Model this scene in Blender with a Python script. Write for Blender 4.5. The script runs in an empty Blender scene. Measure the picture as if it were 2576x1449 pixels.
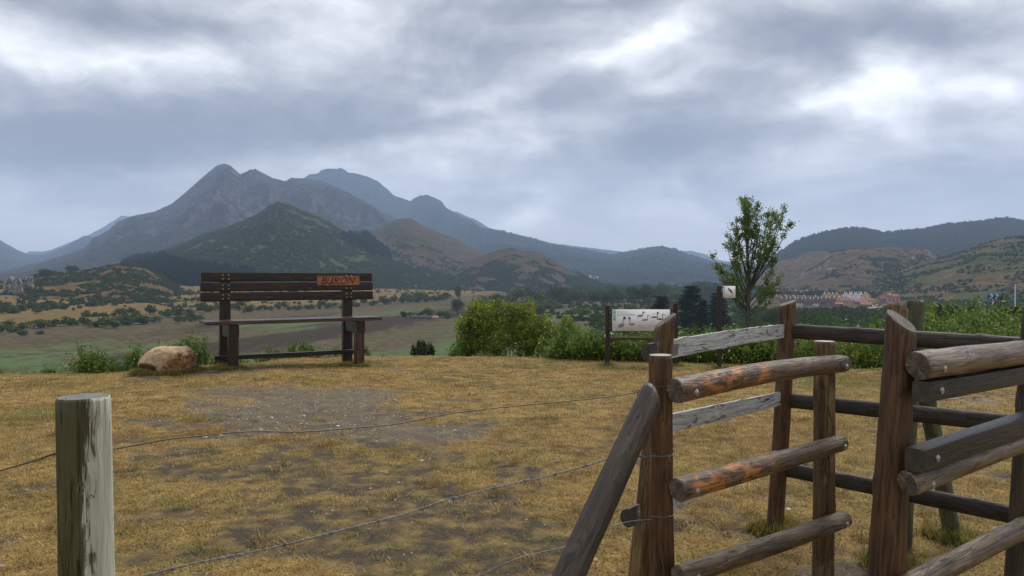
import bpy, bmesh, math, random
import numpy as np
from mathutils import Vector, Matrix, noise as mnoise
R = math.radians
rnd = random.Random(7)
NR = np.random.RandomState(11)
scene = bpy.context.scene
COL = scene.collection
# ------------------------------------------------------------ camera
HC = 1.7                       # eye height above the grass
PITCH = math.atan(24.5 / 1860.0)
cam_d = bpy.data.cameras.new('camera'); cam = bpy.data.objects.new('camera', cam_d); COL.objects.link(cam)
cam.location = (0, 0, HC); cam.rotation_euler = (math.pi / 2 - PITCH, 0, 0)
cam_d.sensor_width = 36; cam_d.lens = 36 * 1860 / 2576.0
cam_d.clip_start = 0.05; cam_d.clip_end = 60000
scene.camera = cam
SP, CP = math.sin(PITCH), math.cos(PITCH)
def at(px, py, Y):
    """world point at depth Y seen at photo position (px, py) of a 2576 px wide photo"""
    a = (px - 1288) / 1860.0; b = (724.5 - py) / 1860.0
    s = Y / (CP + b * SP)
    return Vector((a * s, Y, HC + (-SP + b * CP) * s))
# ------------------------------------------------------------ node helper
class NT:
    def __init__(s, nt): s.t = nt
    def n(s, typ, ins=None, **props):
        nd = s.t.nodes.new(typ)
        for k, v in props.items(): setattr(nd, k, v)
        if ins:
            for k, v in ins.items():
                s.set(nd.inputs[k], v)
        return nd
    def set(s, sock, v):
        if isinstance(v, bpy.types.NodeSocket): s.t.links.new(v, sock)
        elif isinstance(v, bpy.types.Node): s.t.links.new(v.outputs[0], sock)
        else:
            if hasattr(sock.default_value, '__len__') and isinstance(v, (tuple, list)):
                v = tuple(v) + ((1.0,) if len(sock.default_value) == 4 and len(v) == 3 else ())
            sock.default_value = v
    def m(s, op, a, b=0.0, c=0.0, clamp=False):
        nd = s.t.nodes.new('ShaderNodeMath'); nd.operation = op; nd.use_clamp = clamp
        s.set(nd.inputs[0], a); s.set(nd.inputs[1], b); s.set(nd.inputs[2], c)
        return nd.outputs[0]
    def vm(s, op, a, b=(0, 0, 0), scale=None):
        nd = s.t.nodes.new('ShaderNodeVectorMath'); nd.operation = op
        s.set(nd.inputs[0], a); s.set(nd.inputs[1], b)
        if scale is not None: s.set(nd.inputs['Scale'], scale)
        return nd.outputs['Value'] if op in ('DOT_PRODUCT', 'LENGTH', 'DISTANCE') else nd.outputs[0]
    def mix(s, f, a, b, mode='MIX'):
        nd = s.t.nodes.new('ShaderNodeMix'); nd.data_type = 'RGBA'; nd.blend_type = mode; nd.clamp_factor = True
        s.set(nd.inputs[0], f); s.set(nd.inputs[6], a); s.set(nd.inputs[7], b)
        return nd.outputs[2]
    def noise(s, vec, scale, detail=4, rough=0.55, dist=0.0, out='Fac'):
        nd = s.n('ShaderNodeTexNoise', {'Scale': scale, 'Detail': detail, 'Roughness': rough, 'Distortion': dist})
        if vec is not None: s.set(nd.inputs['Vector'], vec)
        return nd.outputs[out]
    def step(s, v, lo, hi, a=0.0, b=1.0):
        nd = s.n('ShaderNodeMapRange', {'Value': v, 'From Min': lo, 'From Max': hi, 'To Min': a, 'To Max': b})
        nd.interpolation_type = 'SMOOTHSTEP'
        return nd.outputs[0]
    def scale(s, vec, k):
        return s.vm('MULTIPLY', vec, k)
# ------------------------------------------------------------ world: overcast sky
SUN_AZ, SUN_EL = R(30), R(55)      # azimuth to the right of the view direction
world = bpy.data.worlds.new('World'); scene.world = world; world.use_nodes = True
wt = world.node_tree; wt.nodes.clear(); W = NT(wt)
sky = W.n('ShaderNodeTexSky', sky_type='NISHITA', sun_disc=False)
sky.sun_elevation = SUN_EL; sky.sun_rotation = SUN_AZ; sky.altitude = 1100; sky.air_density = 1.2; sky.dust_density = 2.0
tc = W.n('ShaderNodeTexCoord')
dirv = tc.outputs['Generated']
sep = W.n('ShaderNodeSeparateXYZ', {0: dirv})
zc = W.m('MAXIMUM', sep.outputs[2], 0.0)
den = W.m('ADD', zc, 0.16)
pu = W.m('DIVIDE', sep.outputs[0], den); pv = W.m('DIVIDE', sep.outputs[1], den)
pl = W.n('ShaderNodeCombineXYZ', {0: pu, 1: pv, 2: 0.0}).outputs[0]
# coordinates on the picture of the sky: azimuth and elevation in radians
az = W.m('ARCTAN2', sep.outputs[0], sep.outputs[1])
el = W.m('ARCSINE', sep.outputs[2])
ae = W.n('ShaderNodeCombineXYZ', {0: az, 1: el, 2: 0.0}).outputs[0]
wn = W.noise(W.scale(ae, (1.0, 1.9, 1)), 3.2, 5, 0.55, 0, 'Color')
ae2 = W.vm('ADD', ae, W.scale(W.vm('SUBTRACT', wn, (0.5, 0.5, 0.5)), (0.30, 0.13, 0)))
def skyp(px, py):
    v = at(px, py, 1.0) - Vector((0, 0, HC)); v.normalize()
    return math.atan2(v.x, v.y), math.asin(v.z)
CLOUDS = [  # px, py, half width px, half height px, tilt deg, amount (dark < 0 < bright)
    (150, 350, 480, 110, 4, -.40), (620, 290, 330, 90, 8, -.27), (330, 50, 270, 60, -6, -.36), (930, 330, 200, 50, 10, -.25),
    (1420, 220, 300, 90, -8, -.20), (1300, 20, 330, 38, 5, -.30), (1980, 120, 230, 85, -14, -.40), (2330, 50, 330, 50, -8, -.36),
    (1700, 380, 330, 60, 6, -.26), (2420, 420, 300, 60, 6, -.12), (900, 90, 260, 60, 0, -.05), (1250, 120, 160, 60, 20, -.08),
    (60, 150, 170, 45, -8, .22), (480, 140, 260, 40, 14, .20), (760, 150, 200, 60, 24, .12), (1120, 275, 190, 30, 16, .20),
    (1560, 110, 180, 36, 18, .32), (1660, 190, 110, 30, 16, .18), (2190, 160, 110, 60, -30, .26), (2240, 260, 230, 40, 10, .18),
    (2440, 200, 150, 55, -22, .22), (2060, 270, 180, 32, 14, .26), (110, 540, 200, 60, -6, .20), (430, 430, 210, 40, 10, .10),
    (1290, 545, 110, 26, 18, .22), (1000, 400, 180, 40, 10, .10), (1900, 560, 500, 70, 0, .04)]
acc = 0.0
for (px, py, hw, hh, tilt, amt) in CLOUDS:
    a0, e0 = skyp(px, py); a1, _ = skyp(px + hw, py); _, e1 = skyp(px, py - hh)
    mp = W.n('ShaderNodeMapping', {'Vector': ae2, 'Location': (a0, e0, 0), 'Rotation': (0, 0, R(tilt)), 'Scale': (a1 - a0, e1 - e0, 1)}, vector_type='TEXTURE')
    d2 = W.vm('DOT_PRODUCT', mp.outputs[0], mp.outputs[0])
    g = W.m('MULTIPLY', W.m('EXPONENT', W.m('MULTIPLY', d2, -0.8)), amt)
    acc = W.m('ADD', acc, g)
n1 = W.noise(pl, 1.1, 7, 0.52, 0.2)
n2 = W.noise(W.vm('ADD', pl, (7.3, 2.1, 0)), 3.1, 6, 0.55, 0.2)
n3 = W.noise(W.scale(ae2, (1.0, 1.45, 1)), 5.2, 8, 0.62, 0.15)
fine = W.m('ADD', W.m('MULTIPLY', W.m('SUBTRACT', n1, 0.5), .62), W.m('ADD', W.m('MULTIPLY', W.m('SUBTRACT', n2, 0.5), 0.48), W.m('MULTIPLY', W.m('SUBTRACT', n3, 0.5), 1.15)))
fade = W.step(el, 0.0, 0.22, 0.35, 1.0)
cov = W.m('ADD', W.m('ADD', 0.50, W.m('MULTIPLY', acc, 1.15)), W.m('MULTIPLY', fine, fade))
ramp = W.n('ShaderNodeValToRGB', {0: cov})
cr = ramp.color_ramp; cr.interpolation = 'B_SPLINE'
CS = 1.55
stops = [(0.0, (.132, .140, .158)), (.22, (.198, .207, .224)), (.45, (.352, .358, .368)), (.65, (.535, .540, .545)), (.85, (.76, .765, .77)), (1.0, (1.0, 1.0, 1.0))]
while len(cr.elements) < len(stops): cr.elements.new(0.5)
for e, (p, c) in zip(cr.elements, stops):
    e.position = p; e.color = (c[0], c[1], c[2], 1)
hor = W.step(el, -0.02, 0.14, 1.0, 0.0)
cl = W.mix(W.m('MULTIPLY', hor, 0.75), ramp.outputs[0], (.46, .475, .50))
WS = 0.10
cl10 = W.vm('MULTIPLY', cl, (CS / WS,) * 3)
below = W.step(sep.outputs[2], -0.10, -0.005, 1.0, 0.0)
mixs = W.mix(0.93, sky.outputs[0], cl10)
mixs = W.mix(below, mixs, (.9, .85, .7))
bg = W.n('ShaderNodeBackground', {'Color': mixs, 'Strength': WS})
wo = W.n('ShaderNodeOutputWorld', {'Surface': bg})
# ------------------------------------------------------------ sun behind thin cloud
sun_d = bpy.data.lights.new('sun', 'SUN'); sun_d.energy = 2.6; sun_d.angle = R(22); sun_d.color = (1.0, .95, .87)
sun = bpy.data.objects.new('sun', sun_d); COL.objects.link(sun)
sdir = Vector((math.sin(SUN_AZ) * math.cos(SUN_EL), math.cos(SUN_AZ) * math.cos(SUN_EL), math.sin(SUN_EL)))
sun.rotation_euler = sdir.to_track_quat('Z', 'Y').to_euler()
vs = scene.view_settings
vs.view_transform = 'Standard'; vs.look = 'None'; vs.gamma = 1; vs.use_curve_mapping = False; vs.exposure = 0.38
scene.render.engine = 'CYCLES'
cy = scene.cycles
cy.use_denoising = True
cy.max_bounces = 5; cy.diffuse_bounces = 3; cy.glossy_bounces = 2; cy.transmission_bounces = 2; cy.volume_bounces = 1; cy.transparent_max_bounces = 6
cy.sample_clamp_indirect = 6
# ------------------------------------------------------------ object helpers
def tag(o, label=None, cat=None, group=None, kind=None):
    if label: o['label'] = label
    if cat: o['category'] = cat
    if group: o['group'] = group
    if kind: o['kind'] = kind
    return o
def link(name, me, mats=None, parent=None, M=None):
    o = bpy.data.objects.new(name, me); COL.objects.link(o)
    if mats is not None:
        for m_ in (mats if isinstance(mats, (list, tuple)) else [mats]):
            if len(me.materials) < (len(mats) if isinstance(mats, (list, tuple)) else 1): me.materials.append(m_)
    if parent is not None: o.parent = parent
    if M is not None:
        o.matrix_local = (parent.matrix_world.inverted() @ M) if parent is not None else M
    return o
def thing(name, loc, label, cat, group=None, rz=0.0):
    o = bpy.data.objects.new(name, None); COL.objects.link(o)
    o.empty_display_size = 0.2
    o.matrix_world = Matrix.Translation(Vector(loc)) @ Matrix.Rotation(rz, 4, 'Z')
    return tag(o, label, cat, group)
def mesh_np(name, verts, faces, smooth=False):
    me = bpy.data.meshes.new(name)
    verts = np.asarray(verts, np.float32); faces = np.asarray(faces, np.int32)
    nf, k = faces.shape
    me.vertices.add(len(verts)); me.vertices.foreach_set('co', verts.ravel())
    me.loops.add(nf * k); me.loops.foreach_set('vertex_index', faces.ravel())
    me.polygons.add(nf); me.polygons.foreach_set('loop_start', np.arange(nf, dtype=np.int32) * k)
    if smooth: me.polygons.foreach_set('use_smooth', np.ones(nf, bool))
    me.update(calc_edges=True)
    return me
def grid_faces(nu, nv, off=0):
    i = np.arange(nu - 1)[:, None] * nv + np.arange(nv - 1)[None, :]
    i = i.ravel() + off
    return np.stack([i, i + 1, i + nv + 1, i + nv], 1)
def attr(me, name, vals):
    a = me.attributes.new(name, 'FLOAT', 'POINT'); a.data.foreach_set('value', np.asarray(vals, np.float32).ravel())
# ------------------------------------------------------------ numpy noise
_P = np.random.RandomState(3).permutation(512)
_P = np.concatenate([_P, _P])
_G = np.random.RandomState(5).rand(512) * 2 * np.pi
def perlin(x, y):
    xi = np.floor(x).astype(np.int64); yi = np.floor(y).astype(np.int64)
    xf = x - xi; yf = y - yi
    u = xf * xf * xf * (xf * (xf * 6 - 15) + 10); v = yf * yf * yf * (yf * (yf * 6 - 15) + 10)
    def g(ix, iy, fx, fy):
        a = _G[_P[(_P[ix & 511] + iy) & 511]]
        return np.cos(a) * fx + np.sin(a) * fy
    n00 = g(xi, yi, xf, yf); n10 = g(xi + 1, yi, xf - 1, yf)
    n01 = g(xi, yi + 1, xf, yf - 1); n11 = g(xi + 1, yi + 1, xf - 1, yf - 1)
    return ((n00 * (1 - u) + n10 * u) * (1 - v) + (n01 * (1 - u) + n11 * u) * v) * 1.5
def fbm(x, y, oct=5, gain=0.5, lac=2.03):
    s = 0; a = 1.0; t = 0
    for i in range(oct):
        s = s + a * perlin(x + i * 17.3, y - i * 9.7); t += a; a *= gain; x = x * lac; y = y * lac
    return s / t
def ridged(x, y, oct=5, gain=0.5):
    s = 0; a = 1.0; t = 0
    for i in range(oct):
        s = s + a * (1 - np.abs(perlin(x + i * 13.1, y + i * 7.7)) * 2.0); t += a; a *= gain; x = x * 2.07; y = y * 2.07
    return s / t
def sstep(x, a, b):
    t = np.clip((np.asarray(x, float) - a) / (b - a), 0, 1); return t * t * (3 - 2 * t)
# ------------------------------------------------------------ terrain height
PLAIN = -25.0
EDGE_PX = [(-2600, 12.5), (-600, 12.8), (0, 13.1), (250, 13.25), (420, 13.6), (520, 14.0), (650, 14.9), (760, 15.7), (880, 16.2), (1100, 16.1), (1300, 15.9), (1500, 15.2), (1750, 14.9), (1950, 14.5), (2150, 14.0), (2576, 13.5), (5000, 13.0)]
_ea = np.array([math.atan2((p - 1288) / 1860.0, 1) for p, _ in EDGE_PX])
_ed = np.array([d / math.cos(a) for (p, d), a in zip(EDGE_PX, _ea)])
def edge_r(azv): return np.interp(azv, _ea, _ed)
def shore(X, Y):
    w = 26 * fbm(X / 190.0, Y / 190.0, 3) + 5 * fbm(X / 31.0, Y / 31.0, 2)
    return -(X + 264) * .97 + (Y - 382) * .245 + w
def tz(X, Y):
    X = np.asarray(X, float); Y = np.asarray(Y, float)
    r = np.hypot(X, Y) + 1e-6; a = np.arctan2(X, Y)
    er = edge_r(a) + 0.25 * perlin(X * .9, Y * .9)
    near = 0.030 * fbm(X * .55, Y * .55, 4) + .012 * fbm(X * 3.1, Y * 3.1, 3)
    near = near + 0.09 * np.exp(-(((X + 4.9) / 1.6) ** 2 + ((Y - 13.3) / 1.0) ** 2))
    b = np.maximum(0, r - er)
    L = np.interp(a, [R(-60), R(-8), R(2), R(9), R(20), R(27), R(33), R(60)], [22, 24, 34, 75, 85, 120, 480, 500])
    drop = -(25.0) * (1 - np.exp(-(b ** 1.06) / L))
    behind = np.abs(a) > R(75)
    drop = np.where(behind, drop * 0.10, drop)
    far = sstep(r, 40, 140)
    und = far * (1.0 * fbm(X / 90.0, Y / 90.0, 4) + .25 * fbm(X / 14.0, Y / 14.0, 3)) * 0.7
    s = np.clip(shore(X, Y), 0, None)
    rise = 0.050 * np.maximum(0, s - 4) + 1.2 * sstep(s, 0, 9)
    terr = s * 0 + (np.floor(rise / 4.0 + .5 * fbm(X / 60., Y / 60., 3)) * 4.0 - rise) * 0.25
    rise = np.minimum(rise + terr * sstep(s, 20, 60), 21)
    rise = rise * (r > 150)
    up = sstep(Y, 1800, 5200) * 38 * sstep(a, R(-10), R(5))
    bumps = np.where(b > 0, .25 * fbm(X * .35, Y * .35, 3) * sstep(b, 0, 2.), 0)
    return near * (1 - sstep(b, 0, 3)) + drop + und + rise + up + bumps
# ------------------------------------------------------------ ground sheet
def gpt(px, py, z=0.0):
    a = (px - 1288) / 1860.0; b = (724.5 - py) / 1860.0
    dz = (-SP + b * CP); s = (z - HC) / dz
    return a * s, (CP + b * SP) * s
def blob(X, Y, px, py, rpx, rpy):
    """soft spot on the grass round the point seen at (px, py)"""
    x0, y0 = gpt(px, py); x1, _ = gpt(px + rpx, py); _, ya = gpt(px, py - rpy); _, yb = gpt(px, py + rpy)
    ry = abs(ya - yb) / 2; rx = abs(x1 - x0)
    return np.exp(-(((X - x0) / rx) ** 2 + ((Y - y0) / ry) ** 2))
GRAVEL = [(840, 1040, 440, 80, .50), (760, 1000, 190, 26, .8), (560, 985, 120, 18, .8), (900, 990, 90, 14, .9), (640, 945, 200, 12, .55), (990, 930, 60, 7, .8), (1050, 1085, 200, 26, .62), (700, 1050, 260, 30, .5), (1180, 1110, 90, 26, .4),
          (2120, 1440, 170, 40, 1.2), (2250, 1500, 300, 40, 1.0), (2450, 1010, 130, 16, .8), (2300, 1380, 80, 22, .6), (2000, 1330, 120, 30, .45), (1950, 1250, 90, 30, .35), (1560, 930, 60, 8, .35)]
DIRT = [(900, 1090, 460, 100, .70), (1000, 1310, 420, 120, .70), (760, 1330, 150, 30, .8), (1120, 1290, 190, 34, .8), (1190, 1400, 230, 60, 1.0), (880, 1210, 170, 26, .6), (1240, 1250, 120, 24, .6), (460, 1140, 130, 18, .7), (330, 1110, 70, 12, .6), (1010, 1180, 110, 20, .5),
        (60, 1230, 70, 16, .7), (190, 1200, 60, 12, .5), (420, 1300, 120, 20, .5), (640, 1190, 120, 16, .5), (1500, 1300, 110, 26, .4), (1830, 1280, 60, 22, .7), (1860, 1330, 110, 24, .5), (1000, 1040, 150, 14, .4), (560, 1060, 160, 16, .6), (2480, 1200, 120, 26, .6), (1320, 1180, 90, 20, .4), (300, 1400, 120, 30, .35), (1650, 1150, 80, 20, .35)]
GREENS = [(100, 1045, 110, 26, .8), (420, 1260, 70, 10, .5), (150, 1300, 110, 30, .3), (560, 1050, 80, 9, .5), (1920, 1170, 90, 26, .5), (2100, 960, 160, 14, .8), (1780, 1415, 70, 18, .8), (1660, 925, 190, 8, .7), (960, 1100, 120, 10, .3), (780, 925, 160, 8, .5), (2380, 1400, 110, 30, .5), (2330, 960, 200, 18, .6), (1730, 1200, 60, 20, .3), (2300, 1120, 100, 30, .4), (500, 1380, 90, 18, .35)]
FOOT_SHADE = [(1.80, 4.94, .22, 1.6), (2.88, 4.86, .22, 1.4), (2.22, 4.35, .25, 1.4), (-4.95, 13.1, .42, 1.5), (-2.95, 14.3, .45, 1.5), (1.86, 14.4, .22, 1.4), (3.14, 14.24, .22, 1.4), (3.90, 13.93, .2, 1.2), (-5.9, 12.75, .55, 1.1), (-6.3, 12.8, .4, 1.0), (-4.2, 13.6, .6, .7)]  # worn soil rings at the feet, doubling as painted contact shade
def masks(X, Y):
    r = np.hypot(X, Y) + 1e-6; a = np.arctan2(X, Y)
    b = r - edge_r(a)
    n = fbm(X * 1.3, Y * 1.3, 4); n2 = fbm(X * 4.5 + 9, Y * 4.5, 3)
    near = r < 40
    gv = 0; dt = 0; gr = 0
    for px, py, rx, ry, w in GRAVEL: gv = gv + w * blob(X, Y, px, py, rx, ry)
    for px, py, rx, ry, w in DIRT: dt = dt + w * blob(X, Y, px, py, rx, ry)
    for px, py, rx, ry, w in GREENS: gr = gr + w * blob(X, Y, px, py, rx, ry)
    for fx, fy, fr_, fw in FOOT_SHADE: dt = dt + fw * np.exp(-((X - fx) ** 2 + (Y - fy) ** 2) / fr_ ** 2)  # contact shade under posts, bench and boulder joins the bare earth mask
    gv = sstep(gv + .55 * n + .35 * n2, .34, .85) * near
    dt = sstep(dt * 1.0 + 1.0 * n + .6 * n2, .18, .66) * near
    gr = np.clip(gr + .35 * fbm(X * .8 + 4, Y * .8 - 3, 3), 0, 1) * near
    s = shore(X, Y)
    t = X * .245 + Y * .97
    w = 16 * fbm(X / 60., Y / 60., 4)
    sw = s + w
    st = fbm(s / 9.0, t / 120.0, 4)
    st2 = fbm(s / 30.0 + 4, t / 260.0, 4)
    g1 = sstep(sw, -142, -130) * (1 - sstep(sw, -98, -84)) * sstep(.2 + st * 1.2, 0, .6)
    g2 = (1 - sstep(sw, -222, -196)) * sstep(st2 + .35, 0, .5) * .72
    g3 = (1 - sstep(Y + w * .6, 232, 250)) * sstep(.35 + st, 0, .5) * .8
    farside = sstep(X, 90, 160)
    grn = np.clip(g1 + g2 + g3, 0, 1) * (1 - sstep(Y, 500, 800)) * (1 - farside * .6)
    dark = sstep(st2 * 1.3 + .25 * st + .12 * sstep(sw, -205, -180) * (1 - sstep(sw, -150, -135)) * 5, .05, .5) * (1 - grn)
    tan = sstep(s, 3, 10) * (1 - .5 * sstep(fbm(X / 45., Y / 45., 4), .1, .5))
    tan = np.maximum(tan, sstep(fbm(X / 110., Y / 110., 3), .15, .4) * sstep(Y, 700, 1100) * .45)
    return dict(plateau=1 - sstep(b, .15, .9), gravel=gv, dirt_shade=dt, green=gr, field=grn, mud=dark, straw=tan)
def build_ground():
    rr = [0.5]
    while rr[-1] < 8400: rr.append(rr[-1] * (1.0115 if rr[-1] < 20 else 1.022))
    rr = np.array(rr)
    fa = np.linspace(R(-43), R(43), 400); ba = np.linspace(R(43), R(317), 66)[1:-1]
    aa = np.concatenate([fa, ba]); aa = np.append(aa, aa[0] + 2 * np.pi)
    RR, AA = np.meshgrid(rr, aa, indexing='ij')
    X = RR * np.sin(AA); Y = RR * np.cos(AA); Z = tz(X, Y)
    V = np.stack([X, Y, Z], -1).reshape(-1, 3)
    F = grid_faces(len(rr), len(aa))[:, ::-1]
    me = mesh_np('ground', V, F, True)
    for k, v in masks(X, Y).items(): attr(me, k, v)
    return me
def mat_new(name):
    m = bpy.data.materials.new(name); m.use_nodes = True
    t = m.node_tree; t.nodes.clear()
    return m, NT(t)
def finish(N, color, rough=0.8, bump=None, bstr=0.3, bdist=0.02, spec=0.3, normal=None, **kw):
    ins = {'Base Color': color, 'Roughness': rough, 'Specular IOR Level': spec}
    ins.update(kw)
    if bump is not None:
        bn = N.n('ShaderNodeBump', {'Strength': bstr, 'Distance': bdist, 'Height': bump}); ins['Normal'] = bn.outputs[0]
    p = N.n('ShaderNodeBsdfPrincipled', ins)
    N.n('ShaderNodeOutputMaterial', {'Surface': p.outputs[0]})
    return p
def A(N, name): return N.n('ShaderNodeAttribute', attribute_name=name).outputs['Fac']
def mat_ground():
    m, N = mat_new('ground')
    P = N.n('ShaderNodeNewGeometry').outputs['Position']
    nf = N.noise(P, 42, 5, .65); nm = N.noise(P, 5, 5, .6); nl = N.noise(P, .7, 4, .6); nb = N.noise(P, 140, 3, .6)
    fib = N.noise(N.scale(P, (60, 160, 60)), 1.0, 4, .6, 1.2)
    straw = N.mix(N.step(nf, .35, .7), (.17, .115, .034), (.40, .285, .095))
    straw = N.mix(N.m('MULTIPLY', N.step(nm, .4, .7), .6), straw, (.29, .150, .040))
    straw = N.mix(N.m('MULTIPLY', N.step(fib, .5, .75), .5), straw, (.42, .29, .12))
    grs = N.mix(N.step(nf, .4, .65), (.06, .075, .018), (.20, .17, .045))
    c = N.mix(N.m('MULTIPLY', A(N, 'green'), .8), straw, grs)
    soil_shade = N.mix(N.step(nf, .35, .7), (.030, .024, .017), (.088, .068, .044))
    c = N.mix(N.m('MULTIPLY', A(N, 'dirt_shade'), N.step(N.m('ADD', nm, N.m('MULTIPLY', nf, .5)), .55, .85, .35, 1.0)), c, soil_shade)
    vor = N.n('ShaderNodeTexVoronoi', {'Vector': P, 'Scale': 75.0}, feature='F1')
    grv = N.mix(N.step(vor.outputs['Color'], .3, .9), (.070, .054, .037), (.20, .165, .122))
    grv = N.mix(N.step(nb, .66, .74), grv, (.36, .33, .29))
    grv = N.mix(N.step(nm, .40, .58, .15, .85), grv, (.075, .057, .034))
    c = N.mix(N.m('MULTIPLY', A(N, 'gravel'), .9), c, grv)
    # below and beyond the edge of the meadow
    lo = N.noise(P, .035, 6, .62); lo2 = N.noise(P, .25, 5, .6); lo3 = N.noise(N.scale(P, (.9, .12, 1)), .09, 6, .6, .6)
    plain = N.mix(N.step(lo2, .35, .7), (.066, .056, .036), (.118, .098, .062))
    plain = N.mix(N.m('MULTIPLY', A(N, 'mud'), .8), plain, (.038, .032, .026))
    plain = N.mix(N.step(lo3, .58, .68, 0, .5), plain, (.13, .10, .07))
    plain = N.mix(N.m('MULTIPLY', A(N, 'field'), N.step(lo2, .3, .6, .6, 1.0)), plain, (.080, .135, .058))
    tan = N.mix(N.step(lo2, .35, .7), (.125, .084, .037), (.20, .140, .064))
    tan = N.mix(N.step(lo, .45, .68), tan, (.12, .10, .045))
    plain = N.mix(A(N, 'straw'), plain, tan)
    c = N.mix(A(N, 'plateau'), plain, c)
    h = N.m('ADD', N.m('MULTIPLY', nf, 1.0), N.m('ADD', N.m('MULTIPLY', nb, .4), N.m('MULTIPLY', fib, .5)))
    rg = N.m('SUBTRACT', .9, N.m('MULTIPLY', A(N, 'gravel'), .20))
    finish(N, c, rg, h, .6, .02, N.m('MULTIPLY', A(N, 'plateau'), .2))
    return m
G_MAT = mat_ground()
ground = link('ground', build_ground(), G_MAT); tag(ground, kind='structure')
# ------------------------------------------------------------ hills and mountains
def mat_hill(name, grass, scrub, rock, rock_lo=.45, scrub_lo=.5, sc=1.0, streak=0.0, dark=None):
    m, N = mat_new(name)
    g = N.n('ShaderNodeNewGeometry'); P = g.outputs['Position']
    nz = N.n('ShaderNodeSeparateXYZ', {0: g.outputs['Normal']}).outputs[2]
    n1 = N.noise(P, .004 * sc, 7, .62, .3); n2 = N.noise(P, .02 * sc, 6, .65); n3 = N.noise(P, .11 * sc, 4, .6); n4 = N.noise(N.scale(P, (1, 1, 2.6)), .010 * sc, 6, .6)
    c = N.mix(N.step(n2, .35, .7), tuple(x * .7 for x in grass), tuple(min(1, x * 1.35) for x in grass))
    terr = N.noise(N.scale(P, (.25, .25, 5.0)), .035 * sc, 4, .6, .5)
    c = N.mix(N.step(terr, .55, .66, 0, .35), c, tuple(min(1, x * 1.9) for x in grass))
    s = N.m('ADD', N.m('ADD', N.m('MULTIPLY', n1, .7), N.m('MULTIPLY', n2, .45)), N.m('MULTIPLY', n3, .28))
    c = N.mix(N.step(s, scrub_lo + .12, scrub_lo + .30), c, N.mix(N.step(n3, .35, .65), scrub, tuple(x * 1.9 for x in scrub)))
    rm = N.m('ADD', N.m('MULTIPLY', N.m('SUBTRACT', 1.0, nz), 1.3), N.m('ADD', N.m('MULTIPLY', n4, .8), N.m('MULTIPLY', n3, .35)))
    rc = N.mix(N.step(N.noise(N.scale(P, (1.6, 1.6, .5)), .05 * sc, 6, .7), .38, .66), tuple(x * .45 for x in rock), tuple(min(1, x * 1.25) for x in rock))
    c = N.mix(N.step(rm, rock_lo + .45, rock_lo + .62), c, rc)
    h = N.m('ADD', N.m('MULTIPLY', n2, 3.0), N.m('ADD', n3, N.m('MULTIPLY', n4, 3.0)))
    finish(N, c, 1.0, h, .9, 9.0 / sc, 0.0)
    return m
LAYERS = {}
def ridge_layer(name, pts, Dr, Df, mat, nu=260, nv=60, seed=0, relief=.10, shape=1.0, wob=1.2, scale=None, foot_drop=6, ext=(300, 300), back=1.35, gully=0.5):
    pts = sorted(pts)
    px = np.array([p[0] for p in pts], float); py = np.array([p[1] for p in pts], float)
    drv = np.array([p[2] if len(p) > 2 else (0 if callable(Dr) else Dr) for p in pts], float)
    px = np.concatenate([[px[0] - ext[0]], px, [px[-1] + ext[1]]])
    py = np.concatenate([[max(py[0], 0) + ext[0] * .12], py, [py[-1] + ext[1] * .12]])
    drv = np.concatenate([[drv[0]], drv, [drv[-1]]])
    U = np.linspace(px[0], px[-1], nu)
    yr = np.interp(U, px, py)
    yr = yr + wob * (fbm(U / 14. + seed, U * 0 + seed * 3.1, 4) + .35 * perlin(U / 3.1 + seed, U * 0 + 2.2))
    dr = np.interp(U, px, drv) if not callable(Dr) else Dr(U)
    df = Df(U) if callable(Df) else np.full(nu, float(Df))
    a = (U - 1288) / 1860.0; b = (724.5 - yr) / 1860.0
    s = dr / (CP + b * SP); zr = HC + (-SP + b * CP) * s
    vv = np.concatenate([np.linspace(0, 1, nv), 1 + (back - 1) * np.linspace(.12, 1, 9)])
    D = df[:, None] + (dr - df)[:, None] * vv[None, :]
    X = a[:, None] * D; Y = D
    zf = tz(a * df, df) - foot_drop
    H = (zr - zf)[:, None]
    v = np.clip(vv, 0, 1)[None, :]
    sh = v ** shape
    L = scale or (Dr if not callable(Dr) else dr.mean()) * .10
    vb = np.clip(vv, 0, 1)[None, :]
    bump = np.clip(4 * vb * (1 - vb), 0, 1) ** .8 * np.clip((1.0 - vb) / .35, 0, 1)
    n = ridged(X / L + seed, Y / L * .6 + seed * 1.7, 6, .5) - .35
    nb = fbm(X / L * 2.3 + seed, Y / L * 2.3, 5)
    gl = ridged(X / (L * .45) + .8 * fbm(X / L, Y / L, 3), Y / (L * 2.2) + seed, 4) - .35
    Z = zf[:, None] + H * sh + H * relief * bump * (n + gully * gl + .5 * nb)
    bk = np.clip((vv - 1) / (back - 1), 0, 1)[None, :]
    Z = Z - np.abs(H) * bk * .8 * (1 + .2 * n)
    V = np.stack([X, Y, Z], -1)
    me = mesh_np(name, V.reshape(-1, 3), grid_faces(nu, len(vv)), True)
    o = link(name, me, mat); tag(o, kind='structure')
    o['label'] = name.replace('_', ' ')
    LAYERS[o.name] = (V, U, vv)
    return o
M_ROCKY = mat_hill('rocky mountain side', (.050, .042, .030), (.014, .022, .012), (.098, .088, .085), .46, .50, .5)
M_BLUE = mat_hill('wooded mountain side', (.046, .042, .028), (.014, .024, .012), (.12, .11, .10), .62, .34, .5)
M_GREEN = mat_hill('green hillside', (.115, .082, .042), (.038, .052, .019), (.20, .145, .11), .52, .42, 1.5)
M_RED = mat_hill('bare rocky hill', (.088, .063, .042), (.030, .040, .016), (.150, .122, .104), .44, .56, 1.6)
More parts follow.
